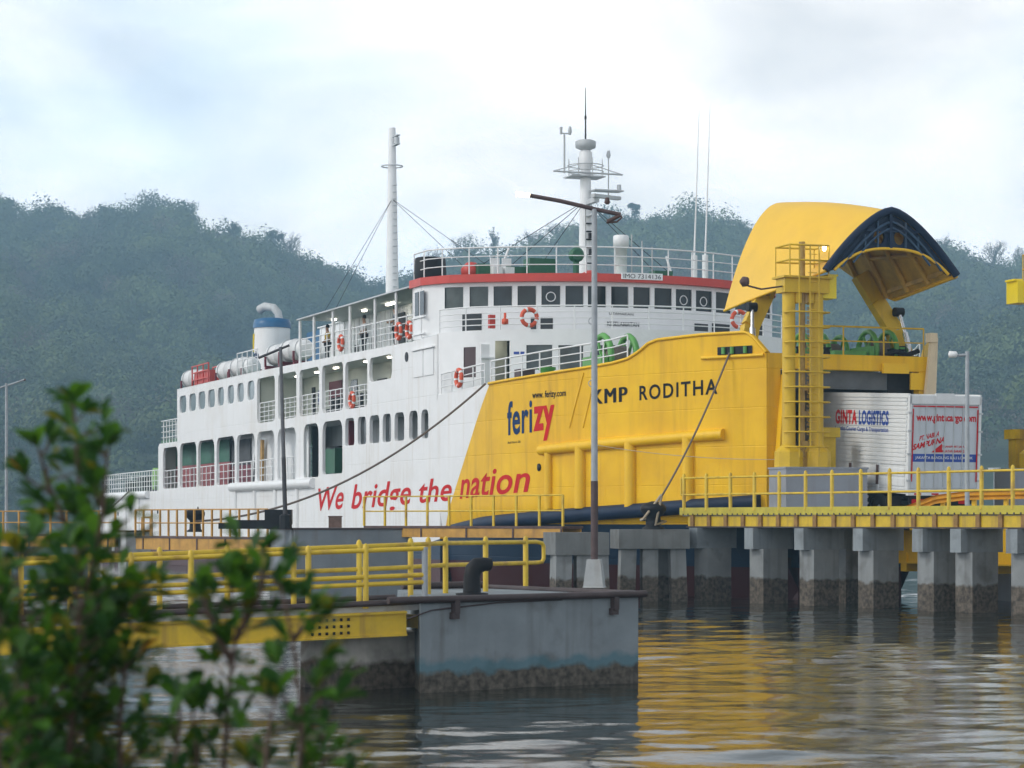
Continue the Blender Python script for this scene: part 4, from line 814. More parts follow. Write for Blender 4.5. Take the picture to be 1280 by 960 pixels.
for sgn in (-1, 1):
    k = MB(); pa = [(9.1, sgn*2.95, 7.9), (9.0, sgn*2.7, 9.0), (8.8, sgn*2.1, 10.0), (8.6, sgn*1.6, 10.9)]
    for p, q in zip(pa[:-1], pa[1:]): k.bar(p, q, .34, .55, up=(0, 1, 0))
    arm = pt('visor_arm', k, YTOW); 
    k = MB(); k.tube([(9.75, sgn*2.95, 7.95), (9.45, sgn*2.85, 8.9)], .1, 8); k.tube([(9.45, sgn*2.85, 8.9), (9.25, sgn*2.75, 9.6)], .06, 8); pt('hydraulic_ram', k, STEEL, arm)
    pt('ram_pin', MB().lathe([(.16, -.16), (.16, .16)], (9.2, sgn*2.75, 9.62), 'y', 10), BLACK, arm); pt('ram_pin', MB().lathe([(.16, -.2), (.16, .2)], (9.8, sgn*2.95, 7.95), 'y', 10), BLACK, arm)
k = MB(); n_ = [(10.95, 2.62, 6.1), (10.95, 3.05, 6.1), (11.3, 2.95, 8.6), (11.3, 2.72, 8.65)]; k.add(n_+[(x+.12, y+.02, z) for x, y, z in n_], [(0, 1, 2, 3), (7, 6, 5, 4), (0, 4, 5, 1), (1, 5, 6, 2), (2, 6, 7, 3), (3, 7, 4, 0)]); k.b2((11.2, 2.62, 8.45), (11.5, 2.9, 8.75)); pt('bow_door_flap', k, CREAMP)
k = MB(); k.bar((11.1, -2.75, 4.2), (11.0, -2.45, 7.3), .14, .3); k.bar((11.15, -2.2, 4.0), (11.0, -2.4, 7.3), .12, .24); pt('ramp_arm', k, YEL)
pt('opening_bracket', MB().b2((10.3, -2.9, 6.55), (10.5, -2.5, 7.5)), BLACK); pt('opening_panel', MB().b2((10.45, 1.6, 6.8), (10.52, 2.5, 7.5)), BLACK); pt('tunnel_ceiling', MB().b2((-9.9, -2.78, 6.93), (10.44, 2.78, 7.09)), GREYD); pt('tunnel_lintel', MB().b2((10.28, -2.5, 6.9), (10.47, 2.5, 7.49)), GREYD); pt('tunnel_beam', MB().b2((8.5, -2.78, 6.6), (8.8, 2.78, 6.92)), GREYD)
k = MB(); k.b2((10.91, 1.15, 7.42), (11.05, 2.1, 7.75)); k.b2((10.91, 2.2, 6.9), (10.98, 2.95, 7.45)); pt('lintel_bracket', k, YEL)
k = MB()
for y in (-1.5, -.5, 1.9, 2.3): k.lathe([(.14, 8.0), (.1, 8.2), (.16, 8.28)], (10.2, y, 0), n=8)
k.tube([(10.3, 1.6, 8.05), (10.3, 2.0, 8.2), (10.2, 2.5, 8.1), (10.3, 2.9, 8.25)], .09, 6); pt('deck_fitting', k, BLACK)
k = MB(); k.add([(10.6, -2.5, 2.75), (10.6, 2.5, 2.75), (14.2, 2.4, 2.62), (14.2, -2.4, 2.62)], [(0, 1, 2, 3)]); k.add([(10.6, -2.5, 2.6), (10.6, 2.5, 2.6), (14.2, 2.4, 2.52), (14.2, -2.4, 2.52)], [(3, 2, 1, 0)]); pt('bow_ramp', k, RUST, fix=False)

# ------------------------------------------------------------------ right jetty
JD = Vector((.538, -.843, 0)); JN = Vector((.843, .538, 0)); J0 = Vector((5.55, 78.3, 0)); JRZ = math.atan2(-.843, .538)
jet = thing('jetty', 'yellow railed jetty walkway on square concrete piles in front of the bow', 'jetty', J0, JRZ)     # local x along, y towards the ship
def jt(px, off):   # distance along the jetty seen at column px, 'off' metres behind its front edge
    b = J0+JN*off; r = (px-640)/3000; return (b.y*r-b.x)/(.538+.843*r)
JL = 24.
k = MB(); k.b2((0, .02, 2.72), (JL, 1.45, 2.86)); k.prism([(1.2, 1.45), (7.6, 1.45), (7.6, 4.6), (5.6, 4.6)], 2.6, 2.858); pt('deck', k, CONCL, jet)
k = MB(); k.b2((0, -.06, 2.76), (JL, .0, 3.0)); k.b2((-.06, -.06, 2.76), (0, 1.5, 3.0))
for x in np.arange(.12, JL, .26): k.b2((x, -.075, 2.752), (x+.05, -.062, 2.81), 1)
pt('kerb_plank', k, [mat('lime_yellow_kerb', (.50, .42, .035), .5, .15, 4, streak=.4, dirt=(.2, .16, .06), patch=.25), PIPE], jet)
k = MB(); k.b2((.3, .02, 2.40), (JL, .06, 2.76)); k.b2((.3, -.06, 2.36), (JL, .16, 2.40), 1); k.b2((.3, 1.2, 2.36), (JL, 1.3, 2.72))
for x in np.arange(.5, JL, .88): k.b2((x, -.045, 2.40), (x+.16, .02, 2.76), 2)
pt('girder', k, [YGIRD, PIPE, mat('rust_stained_rib', (.27, .15, .04), .7, .35, 5, .2, streak=.5)], jet)
rl = MB()
for z in (3.42, 3.96): rl.tube([(0, -.03, z), (JL, -.03, z)], .035, 8)
rl = pt('railing', rl, YRAIL, jet)
xs_ = [jt(p, 0) for p in (856, 884, 914, 944, 975, 1008, 1041, 1077, 1113, 1149, 1187, 1228, 1267)]; dx = xs_[-1]-xs_[-2]; xs_ += [xs_[-1]+dx*i for i in (1, 2, 3)]
for x in xs_:
    k = MB(); k.lathe([(.06, 2.9), (.06, 4.02), (.045, 4.08), (.01, 4.11)], (x, -.03, 0), n=10); pt('post', k, YRAIL, rl)
k = MB(); k.tube([(0, -.03, 3.96), (0, -.03, 3.42)], .035, 8); pt('end_rail', k, YRAIL, rl)
FR = [jt(p, .55) for p in (891, 961, 1024, 1098, 1173, 1221)]; FR += [FR[-1]+2.2, FR[-1]+4.6]
for i, x in enumerate(FR):
    k = MB(); k.box((x, .55, .2), (.68, .98, 3.0)); pl = pt('pile', k, CONC, jet); pt('pile_cap', MB().box((x-.06, .6, 2.02), (.44, 1.6, .66)), CONCK, pl)
for i, p in enumerate((853, 1059)):
    x = jt(p, 2.6); k = MB(); k.box((x, 2.6, .3), (.8, .8, 2.8)); pl = pt('pile', k, CONC, jet); pt('pile_cap', MB().box((x, 2.75, 2.02), (.6, 1.5, .64)), CONCK, pl)
k = MB()
for x in (FR[1]-.75, FR[2]-.75, FR[3]-.8, FR[4]-.75, FR[6]-.7): k.bar((x, .3, 2.34), (x+.0, .9, 2.34), .06, .3); k.bar((x, .3, 2.3), (x+.5, .3, 1.9), .06, .06)
pt('bracket', k, RUST, jet)

# bridge ramp from the shore to the bow, with guard rail
br_ = thing('loading_bridge', 'yellow girder loading bridge leading up to the open bow behind the jetty', 'bridge', (11.75, 79.3, 0), math.atan2(-.89, .456))
k = MB(); k.b2((0, -1.55, 2.3), (20, 1.9, 2.5)); pt('bridge_deck', k, mat('bridge_asphalt', (.06, .06, .062), .9, .2, 4, .3), br_)
k = MB()
for y in (-1.45, 1.8): k.b2((0, y-.1, 1.3), (20, y+.1, 2.29)); k.b2((0, y-.25, 1.25), (20, y+.25, 1.3))
k.b2((4, -1.6, 1.0), (4.3, 1.9, 1.6)); k.b2((8, -1.6, 1.0), (8.3, 1.9, 1.6))
pt('girder', k, YEL, br_)
k = MB(); k.b2((0, -1.54, 2.51), (20, -1.38, 2.68)); k.b2((0, 1.7, 2.51), (20, 1.88, 2.68)); pt('kerb', k, WHITE2, br_)
gr = thing('guard_rail', 'orange steel guard rail along the near edge of the loading bridge', 'guard rail', (11.45, 72.6, 0), math.atan2(-2.7, 3.2))
k = MB()
def wprof(x, z): return [(x, -.04, z-.13), (x, .03, z-.09), (x, .03, z-.05), (x, -.05, z), (x, .03, z+.05), (x, .03, z+.09), (x, -.04, z+.13)]
gx = [0, .6, 1.6, 2.6, 6]; gz = [2.75, 2.9, 3.22, 3.32, 3.36]
k.grid([wprof(x, float(np.interp(x, gx, gz))) for x in np.linspace(0, 6, 20)], smooth=False); k.grid([[(p[0], p[1]-.02, p[2]) for p in wprof(x, float(np.interp(x, gx, gz)))] for x in np.linspace(0, 6, 20)], smooth=False)
pt('beam', k, ORNG2, gr, fix=False)
for x in (.7, 1.75, 2.8, 3.85, 4.9): pt('post', MB().b2((x-.06, .04, 2.3), (x+.06, .14, float(np.interp(x, gx, gz))+.1)), YEL, gr)

# box lorry driving up into the bow
tk = thing('box_lorry', 'white box lorry driving up into the open bow, seen from its rear corner', 'lorry', (13.42, 75.0, 2.36), math.atan2(.937, -.35)); tk.scale = (1.027,)*3; tk.rotation_euler = (0, R(-3.2), math.atan2(.937, -.35))
TL, TW = 7.2, 1.22
k = MB(); k.b2((0.03, -TW, 1.15), (TL, TW, 4.02)); k.b2((0, -TW-.02, 1.02), (TL, TW+.02, 1.14))
for sgn in (-1, 1):
    y = sgn*(TW+.012)
    for z in np.arange(2.0, 3.9, .13): k.b2((.12, y-.02, z), (TL-.1, y+.02, z+.085))
    k.b2((0, y-.03, 3.93), (TL, y+.03, 4.06)); k.b2((0, y-.03, 1.90), (TL, y+.03, 1.97))
    for x in (.0, 1.75, 3.5, 5.3): k.b2((x, y-.025, 1.05), (x+.1, y+.025, 1.92))
    for x in (.15, 1.9, 3.65):
        for z in (1.25, 1.55): k.b2((x, y-.012, z), (x+1.5, y+.02, z+.22))
box = pt('cargo_box', k, TRUCKW, tk)
k = MB()
for x in (1.78, 3.53, 5.33): k.b2((x-.05, TW+.03, 1.25), (x+.1, TW+.045, 1.85))
pt('hinge_strip', k, RUST, tk)
k = MB(); k.b2((-.03, -TW+.06, 1.2), (.02, TW-.06, 3.72)); rd = pt('rear_door', k, TRUCKG, tk)
k = MB(); k.b2((-.06, -TW-.02, 3.75), (.06, TW+.02, 4.0)); k.b2((-.07, -.28, 3.86), (.0, .35, 4.08)); k.b2((-.06, TW-.05, 1.1), (.05, TW+.03, 4.0)); k.b2((-.06, -TW-.03, 1.1), (.05, -TW+.05, 4.0)); k.b2((-.07, -TW-.02, .98), (.05, TW+.02, 1.16))
pt('rear_frame', k, TRUCKW, tk)
k = MB()
for y in (-.62, -.3, .02, .34, .66): k.tube([(-.055, y, 1.2), (-.055, y, 3.7)], .018, 6)
for y in (-.62, .0, .66): k.b2((-.05, y-.08, 1.62), (-.04, y+.08, 1.7))
for sgn in (-1, 1):
    for z in (1.4, 2.2, 2.9, 3.45): k.b2((-.09, sgn*(TW-.0)-.07, z), (-.03, sgn*TW+.07, z+.06))
pt('lock_rod', k, GREYW, rd)
k = MB()
for y in (-TW+.1, TW-.1): k.b2((-.068, y-.02, 1.4), (-.062, y+.02, 3.6))
k.b2((-.068, -TW+.1, 3.66), (-.062, TW-.1, 3.70))
for y in (-.9, -.3, .3, .9): k.b2((-.078, y-.12, 1.0), (-.072, y+.12, 1.05))
pt('red_marking', k, LRED, rd)
k = MB(); k.b2((-.036, -TW+.1, 2.0), (-.031, TW-.1, 2.24)); bb = pt('blue_band', k, LBLUE, rd)
def rearT(y0, y1, z0, z1, x=-.036, sk=0): return lambda u, v: (x, (y1-(y1-y0)*u), z0+(z1-z0)*v+sk*u)     # seen from behind: +y is on the left
lettering('www.gintacargo.com', rearT(-1.08, 1.0, 3.16, 3.45), LRED, rd, .035)
lettering('JAKARTA BANDUNG BALI LOMBOK', rearT(-1.0, 1.0, 2.06, 2.17, -.040), TRUCKW, bb, .01)
lettering('PT. NABILA', rearT(.2, .88, 2.62, 2.77, -.036, .17), LRED, rd, .03, .3)
lettering('SAMPURNA', rearT(.0, 1.1, 2.34, 2.52, -.036, .26), LRED, rd, .04, .3)
lettering('TRANSPORT JASA', rearT(-.7, .08, 2.42, 2.50), LRED, rd, .03)
lettering('MUATAN BARANG', rearT(-.7, .08, 2.29, 2.37), LRED, rd, .03)
k = MB(); k.add([(-.036, .45, 2.29), (-.036, .08, 2.29), (-.036, .08, 2.56)], [(0, 1, 2)]); pt('red_wedge', k, LRED, rd, fix=False)
def sideT(x0, x1, z0, z1): return lambda u, v: (x1-(x1-x0)*u, TW+.034, z0+(z1-z0)*v)
lettering('GINTA', sideT(3.2, 4.62, 3.06, 3.52), LRED, box, .045, 0, 1.1); lettering('LOGISTICS', sideT(1.2, 3.08, 3.06, 3.52), LBLUE, box, .045, 0, 1.1); lettering('Logistics Courier Cargo & Transportation', sideT(1.2, 4.62, 2.82, 3.0), LBLUE, box, .02)
k = MB(); k.b2((.3, -.45, .75), (8.6, .45, 1.0)); k.b2((.15, -.9, .55), (.3, .9, .75)); k.b2((.1, -1.1, .72), (.16, 1.1, .95)); pt('chassis', k, BLACK, tk)
for x in (1.9, 6.9):
    for y in (-.95, .95):
        wl = pt('wheel', MB().lathe([(.28, -.16), (.46, -.16), (.5, -.1), (.5, .1), (.46, .16), (.28, .16)], (x, y, .5), 'y', 20), RUBBER, tk); pt('rim', MB().lathe([(.06, -.17), (.27, -.13), (.27, .13), (.06, .17)], (x, y, .5), 'y', 14), GREYW, wl)
k = MB()
for z in (.62, .82): k.tube([(2.6, 1.12, z), (4.9, 1.12, z), (5.1, .9, z)], .045, 6)
for x in (2.9, 4.6): k.bar((x, 1.1, .55), (x, 1.1, 1.0), .08, .05)
k.bar((5.3, 1.1, .35), (4.9, 1.1, 1.0), .1, .08); pt('side_guard', k, WHITE2, tk)
k = MB(); k.b2((7.35, -1.12, .6), (9.0, 1.12, 2.7)); pt('cab', k, TRUCKW, tk); pt('cab_window', MB().b2((7.6, -1.135, 1.7), (8.5, 1.135, 2.5)), GLASS, tk)
k = MB(); k.b2((.08, .62, .72), (.11, 1.0, .86)); pt('tail_lamp', k, LRED, tk); k = MB(); k.b2((.08, -1.0, .72), (.11, -.62, .86)); pt('tail_lamp', k, LRED, tk)
for y in (-.95, .95): pt('mud_flap', MB().b2((1.25, y-.28, .15), (1.28, y+.28, .9)), RUBBER, tk)
k = MB(); k.tube([(7.4, 1.1, 2.2), (7.4, 1.45, 2.3)], .02, 5); k.b2((7.36, 1.4, 2.0), (7.44, 1.55, 2.4)); pt('mirror', k, BLACK, tk)

# hoist towers either side of the bridge
def tower(loc, label, lab_b, zb=2.865, mir=1):
    blk = thing('concrete_base', lab_b, 'concrete base', (loc[0], loc[1], 0), R(20), 'concrete bases of the hoist towers')
    k = MB(); xa, xb = (-.85, 2.0) if mir > 0 else (-1.6, .85); k.b2((xa, -.6, zb), (xb, .6, 4.2)); k.b2((xa-.03, -.63, 4.2), (xb+.03, .63, 4.26)); k.build('block', CONCB, blk)
    t = thing('hoist_tower', label, 'hoist tower', (loc[0], loc[1], 4.262), R(20), 'yellow hoist towers beside the bridge'); t.scale = (1.043*mir, 1.043, 1.043)
    for x in (-.44, .5):
        c = MB(); c.lathe([(.21, .4), (.2, 3.0), (.2, 5.5)], (x, 0, 0), n=20); cc = c.build('column', YTOW, t)
        MB().lathe([(.43, 0), (.43, .46), (.22, .66), (.205, .67)], (x, 0, 0), n=8, smooth=False, rot=R(22.5)).build('column_foot', YTOW, cc)
    k = MB(); k.b2((-.72, -.3, 5.25), (.78, .3, 5.68)); k.b2((-.8, -.42, 5.68), (.85, .42, 5.74)); k.b2((-.3, -.2, 4.95), (-.1, .2, 5.25)); k.b2((.15, -.2, 4.95), (.3, .2, 5.25)); k.build('head_beam', YTOW, t)
    k = MB(); k.b2((.62, -.1, 5.12), (1.12, .55, 5.8)); k.b2((.9, -.05, 5.8), (1.2, .5, 5.86)); k.build('motor_box', YBRIGHT, t)
    k = MB(); k.tube([(-.02, -.05, .3), (-.02, -.05, 6.8)], .1, 8)
    for z in np.arange(1.0, 5.0, .14): k.torus((.08, -.25, z), .035, .012, (1, 0, 0), (0, 0, 1), 6, 4)
    for z in (.7, 1.6, 2.4): k.box((.02, -.1, z), (.22, .2, .18))
    k.build('screw_shaft', mat('greased_shaft', (.36, .23, .05), .5, .3, 6, .3, patch=.5, pscale=3) if 'greased_shaft' not in bpy.data.materials else bpy.data.materials['greased_shaft'], t)
    k = MB()
    for x in (-.68, -.36, .0, .3, .62):
        k.tube([(x, -.55, .3 if abs(x) < .5 else 5.7), (x, -.55, 6.65)], .024, 5)
        if x in (-.68, .62): k.tube([(x, .4, 5.74), (x, .4, 6.65)], .02, 5)
    for z in np.arange(.6, 5.1, .45): k.tube([(-.64, -.1, z), (-.64, -.5, z), (-.3, -.6, z), (.36, -.6, z), (.68, -.5, z), (.68, -.1, z)], .026, 5)
    for z in (6.2, 6.65): k.tube([(-.68, .4, z), (-.68, -.55, z), (.62, -.55, z), (.62, .4, z), (-.68, .4, z)], .03, 5)
    for z in np.arange(.8, 6.6, .28): k.tube([(-.0, -.42, z), (.3, -.42, z)], .012, 4)
    k.build('ladder_cage', YTOW, t)
    k = MB(); k.tube([(-.6, -.1, 5.45), (-1.5, -.3, 5.3), (-1.95, -.35, 5.38)], .03, 6); k.lathe([(.05, -.12), (.16, -.02), (.14, .12), (.05, .16)], (-2.1, -.35, 5.5), 'x', 10); k.build('flood_light', RUST, t)
    k = MB(); k.lathe([(.03, 6.5), (.06, 6.56), (.06, 6.62), (.02, 6.66)], (.5, -.5, 0), n=10); k.build('lit_lamp', LAMPW, t)
    k = MB(); xo = .42 if mir > 0 else -.62; k.b2((.75+xo, .9, 0), (1.2+xo, 1.3, .95)); k.b2((.6+xo, .8, .95), (1.3+xo, 1.4, 1.25)); k.b2((.8+xo, .86, -.2), (1.1+xo, .9, .7)); k.build('hanger_post', YGIRD, t)
tower((9.13, 75.6), 'yellow twin column hoist tower with ladder cage left of the lorry', 'grey concrete base under the yellow tower left of the lorry')
tower((17.35, 77.8), 'yellow hoist tower mostly cut off at the right edge', 'dark grey concrete base at the right edge beyond the railing', -1, -1)

# ------------------------------------------------------------------ mooring dolphins and catwalks in the middle distance
def dolphin(label, c, rz, size, ztop_, piles, m=CONC, cap=.7):
    t = thing('mooring_dolphin', label, 'mooring dolphin', (c[0], c[1], 0), rz)
    if piles:
        MB().box((0, 0, ztop_-cap/2), (size[0], size[1], cap)).build('cap', CONCM, t)
        for x, y in piles: MB().bar((x, y, ztop_-cap-.002), (x*1.12, y*1.12, -1.2), .5, .5, up=(0, 1, 0)).build('pile', m, t)
    else: MB().box((0, 0, ztop_/2-.6), (size[0], size[1], ztop_+1.2)).build('block', m, t); MB().box((0, 0, ztop_+.02), (size[0]+.08, size[1]+.08, .06)).build('rim', PIPE, t)
    return t
A = P(720, 650, 74.5); dolphin('pale rust stained dolphin cap behind the lamp pole', A, R(12), (1.7, 1.7), 2.22, [(-.55, -.5), (.1, -.5), (.6, -.5), (-.4, .5), (.5, .5)], CONC, .7)
B = P(812, 650, 77.5); dolphin('dolphin carrying the black bollard with the bow rope', B, R(8), (2.3, 1.6), 2.3, [(-.8, -.4), (-.1, -.4), (.8, -.4), (.5, .5)], CONC, .62)
C_ = P(425, 650, 82.5); dolphin('long grey concrete block dolphin under the left lamp post', C_, R(20), (4.1, 3.4), 2.28, None, mat('grey_block_concrete', (.20, .23, .26), .8, .14, 1, .3, streak=.4, patch=.2))
D_ = P(168, 650, 93); dolphin('small grey block dolphin between the two rusty catwalks', D_, R(20), (.95, 1.6), 2.15, None, CONCL)
def bollard(name, loc, s, label, elbow=None):
    k = MB()
    if elbow is None: k.lathe([(.34*s, 0), (.34*s, .05), (.24*s, .1), (.22*s, .4), (.34*s, .52), (.40*s, .62), (.40*s, .72), (.3*s, .82), (.05, .86*s)], (0, 0, 0), n=18)
    else:
        k.lathe([(.26, 0), (.26, .03), (.16, .04)], (0, 0, 0), n=18); e = Vector((math.cos(elbow), math.sin(elbow), 0))
        k.tube([(0, 0, 0), (0, 0, .30), Vector((0, 0, .40))+e*.02, Vector((0, 0, .47))+e*.09, Vector((0, 0, .49))+e*.2, Vector((0, 0, .485))+e*.31, Vector((0, 0, .48))+e*.34], [.15, .135, .14, .135, .115, .105, .05], 14)
    o = k.build(name, BLACK); o.location = loc; tag(o, label, 'bollard', 'black mooring bollards'); return o
bollard('bollard', (B.x+.1, B.y-.3, 2.3), 1.05, 'black mushroom bollard with the bow mooring rope looped round it')
q = P(244, 668, 88); bollard('bollard', (q.x, q.y, 2.16), .9, 'black bollard behind the rusty catwalk railing holding the long ship rope')
q = P(640, 667, 80); 
def catwalk(name, label, p, q, z, wd, h, step, m, mg, girder=.38, lean=0., deckm=None):
    p = Vector((p[0], p[1], 0)); q = Vector((q[0], q[1], 0)); Ln = (q-p).length; d_ = q-p
    t = thing('catwalk', label, 'catwalk', p, math.atan2(d_.y, d_.x), 'steel catwalks between the dolphins')
    MB().b2((0, -wd/2, z-.08), (Ln, wd/2, z)).build('deck', RUST, t)
    k = MB(); k.b2((.05, -wd/2+.02, z-.08-girder), (Ln-.05, -wd/2+.1, z-.082)); k.b2((.05, wd/2-.1, z-.08-girder), (Ln-.05, wd/2-.02, z-.082))
    for x in np.arange(.6, Ln, 2.0): k.b2((x, -wd/2-.01, z-.08-girder), (x+.06, -wd/2+.02, z-.082), 1)
    k.build('girder', [mg, RUST], t)
    for y in (-wd/2+.03,):
        k = MB()
        for zz in (z+h*.5, z+h): k.tube([(0, y, zz), (Ln, y, zz)], .028, 6)
        r_ = k.build('railing', m, t); n = max(1, round(Ln/step))
        for i in range(n+1): MB().b2((i*Ln/n-.035, y-.03, z), (i*Ln/n+.035, y+.03, z+h)).build('post', m, r_)
    return t
catwalk('catwalk', 'yellow railed catwalk below the slogan on the hull', (P(468, 0, 83).x, 83), (P(716, 0, 77.5).x, 77.5), 2.4, 1.1, 1.0, .98, YRAIL, ORNG, .3)
catwalk('catwalk', 'rusty orange railed catwalk left of the left lamp post', (P(186, 0, 91).x, 91), (P(352, 0, 83.5).x, 83.5), 2.0, 1.2, .98, .62, ORNG, ORNG, .42)
catwalk('catwalk', 'rusty catwalk at the far left behind the mangrove leaves', (P(-60, 0, 98).x, 98), (P(156, 0, 93.5).x, 93.5), 2.05, 1.2, .9, .8, ORNG, ORNG, .42)
k = MB(); k.tube([(0, 0, 1.9), (0, 0, 2.75)], .07, 6); k.tube([(-.35, 0, 2.2), (-.35, 0, 2.7), (0, 0, 2.7)], .04, 6); k.tube([(-.35, 0, 2.2), (0, 0, 2.2)], .04, 6); o = k.build('gate_post', ORNG); o.location = (P(189, 0, 90.5).x, 90.5, 0); tag(o, 'rusty gate post with a loop at the end of the orange catwalk', 'post')
k = MB(); k.box((0, 0, .15), (1.6, .5, .3)); k.box((.7, .1, .4), (.9, .5, .5)); k.box((-1.0, 0, .1), (.6, .4, .2)); o = k.build('rubber_fender', BLACK); o.location = (P(322, 0, 81).x, 81, 2.3); tag(o, 'heap of black rubber fender blocks beside the left lamp post', 'fender')
k = MB(); k.box((0, 0, .19), (.42, .35, .36)); k.box((0, 0, .39), (.46, .39, .04)); o = k.build('wooden_crate', mat('old_crate_wood', (.16, .10, .08), .8, .3, 6)); o.location = (P(419, 0, 81.2).x, 81.2, 2.33); tag(o, 'small brown crate on the grey block dolphin', 'crate')

# ------------------------------------------------------------------ front mooring dolphin with its yellow catwalk
F0 = Vector((-1.38, 36.1, 0)); fx_ = Vector((2.02+1.38, 38.4-36.1, 0)); FL = fx_.length; FRZ2 = math.atan2(fx_.y, fx_.x)
fd = thing('mooring_dolphin', 'large blue stained grey concrete dolphin in front with a black elbow bollard', 'mooring dolphin', F0, FRZ2)   # local x along the front face, y back
k = MB(); k.prism([(0, 0), (FL, 0), (FL, 4.6), (2.4, 4.6)], -.6, 1.40); pt('block', k, CONCD, fd)
k = MB(); k.prism([(-.83, 1.0), (.54, 1.0), (1.17, 2.2), (-.83, 2.2)], -.6, .86); pt('plinth', k, concrete('pale_plinth_concrete', (.46, .45, .42), (.085, .07, .055), sz=(.42, .5)), fd)
k = MB(); k.tube([(-.6, -.06, 1.40), (0, -.07, 1.40), (FL+.1, -.07, 1.42)], .055, 8); k.tube([(FL+.02, -.1, 1.42), (FL+.02, 4.6, 1.42)], .05, 8); k.tube([(2.4, 4.45, 1.47), (FL+.02, 4.45, 1.47)], .06, 8)
for x in (.55, 3.55): k.b2((x, -.12, 1.18), (x+.09, -.004, 1.38)); k.b2((x-.03, -.09, 1.1), (x+.1, -.004, 1.2))
k.tube([(-.25, -.03, 1.12), (.2, -.02, 1.24), (1.4, -.02, 1.33), (2.6, -.02, 1.355)], .012, 5); pt('fender_pipe', k, PIPE, fd)
MW = fd.matrix_world
q = P(590, 742, 38.4); bollard('bollard', (q.x, q.y, 1.40), 1, 'black elbow bollard on top of the front dolphin', R(20))
cw = thing('front_catwalk', 'yellow railed catwalk leading over yellow girders to the front dolphin', 'catwalk')
n0, n1 = Vector((-1.32, 36.35, 0)), Vector((-10.2, 33.6, 0)); u_ = (n1-n0).normalized(); pz = Vector((u_.y, -u_.x, 0)); pz = pz if pz.x < 0 else -pz
WD = 1.75; f0, f1 = n0+pz*WD, n1+pz*WD
Z = lambda p, z: (p.x, p.y, z+.034*min(0, p.x+1.3))
k = MB(); mid0, mid1 = (n0+f0)/2, (n1+f1)/2; k.bar(Z(mid0, 1.30), Z(mid1, 1.30), WD-.1, .1); pt('deck', k, CONCL, cw)
k = MB()
for a, b in ((n0, n1), (f0, f1)): k.bar(Z(a+u_*.3, 1.06), Z(b, 1.06), .08, .36); k.bar(Z(a+u_*.3, 1.22), Z(b, 1.22), .2, .03); k.bar(Z(a+u_*.3, .88), Z(b, .88), .2, .03)
for i in range(9): c = n0.lerp(n1, i/8); k.bar(Z(c, 1.05), Z(c+pz*WD, 1.05), .1, .2)
pt('girder', k, YGIRD, cw)
k = MB(); k.tube([Z(n0-pz*.06-u_*.3, 1.38), Z(n1-pz*.06, 1.38)], .045, 8); k.tube([Z(f0+pz*.05, 1.40), Z(f1+pz*.05, 1.40)], .04, 8); pt('pipe', k, PIPE, cw)
k = MB()
c = n0+u_*1.2
for i in range(3):
    for j in range(6): k.lathe([(.022, -.02), (.022, .02)], tuple(Z(c-pz*.06+u_*(j*.11), .95+.1*i)), 'x', 8)
pt('bolt_hole', k, BLACK, cw)
def pipe_rail(name, path, zs, posts, parent, r=.036, ztop=2.17, zb=1.3):
    k = MB()
    for z in zs: k.tube([Z(p, z) for p in path], r, 8)
    rl_ = pt(name, k, YRAIL, parent)
    for p in posts: pt('post', MB().lathe([(r*1.25, zb), (r*1.25, ztop+.05), (r*.9, ztop+.09), (.006, ztop+.11)], (p.x, p.y, .034*min(0, p.x+1.3)), n=10), YRAIL, rl_)
    return rl_
Ln = (n1-n0).length
pipe_rail('near_railing', [n0, n1], (2.17, 1.77, 1.66), [n0+u_*x for x in np.arange(.92, Ln, .88)], cw)
pt('end_post', MB().tube([Z(n0, 1.38), Z(n0, 2.19)], .045, 8), GALV, cw)
e1 = Vector((.42, 41.55, 0)); e2 = Vector((-1.12, 39.3, 0)); f0b = f0
fr_ = pipe_rail('far_railing', [e1, e2, f0b, f1], (2.22, 1.86), [e1.lerp(e2, x) for x in (.12, .56, .98)]+[e2.lerp(f0b, x) for x in (.33, .7)]+[f0+u_*x for x in np.arange(.6, Ln, 1.05)], cw, ztop=2.22)
pt('end_loop', MB().tube([Z(e1, 2.22), Z(e1+Vector((.1, .1, 0)), 2.2), Z(e1+Vector((.13, .13, 0)), 2.14), Z(e1+Vector((.13, .13, 0)), 1.93), Z(e1+Vector((.1, .1, 0)), 1.87), Z(e1, 1.86)], .036, 8), YRAIL, fr_)

# ------------------------------------------------------------------ lamp posts
def lamp_post(name, label, base, h, r, arm, lit, m_lo, m_hi, zsplit=None, foot=None, glow=None):
    t = thing('lamp_post', label, 'lamp post', base)
    k = MB(); zs = zsplit or 0
    if zs: k.tube([(0, 0, 0), (0, 0, zs)], r*1.08, 10, 1); k.tube([(0, 0, zs), (0, 0, h)], [r, r*.8], 10, 0)
    else: k.tube([(0, 0, 0), (0, 0, h)], [r*1.05, r*.8], 10, 0)
    pt('pole', k, [m_hi, m_lo], t)
    k = MB(); k.tube(arm, r*.6, 8); pt('arm', k, m_lo, t)
    if foot: pt('foot', foot, CONCL, t)
    if glow:
        for g in glow: k = MB(); d_ = (Vector(g[1])-Vector(g[0])).normalized(); k.tube([g[0], g[1]], [.03, .042], 8); pt('lamp_head', k, LAMPW if g[2] else RUST, t)
    return t
q = P(751, 732, 42.7)
foot = MB(); foot.lathe([(.27, 0), (.25, .02), (.17, .50), (.15, .5)], (0, 0, 0), n=4, smooth=False, rot=R(35))
T_ = lambda px, py: (px-751+9)/3000*42.7
def LP(px, py): return ((px-742)/3000*42.7, -.0, (733-py)/3000*42.7)
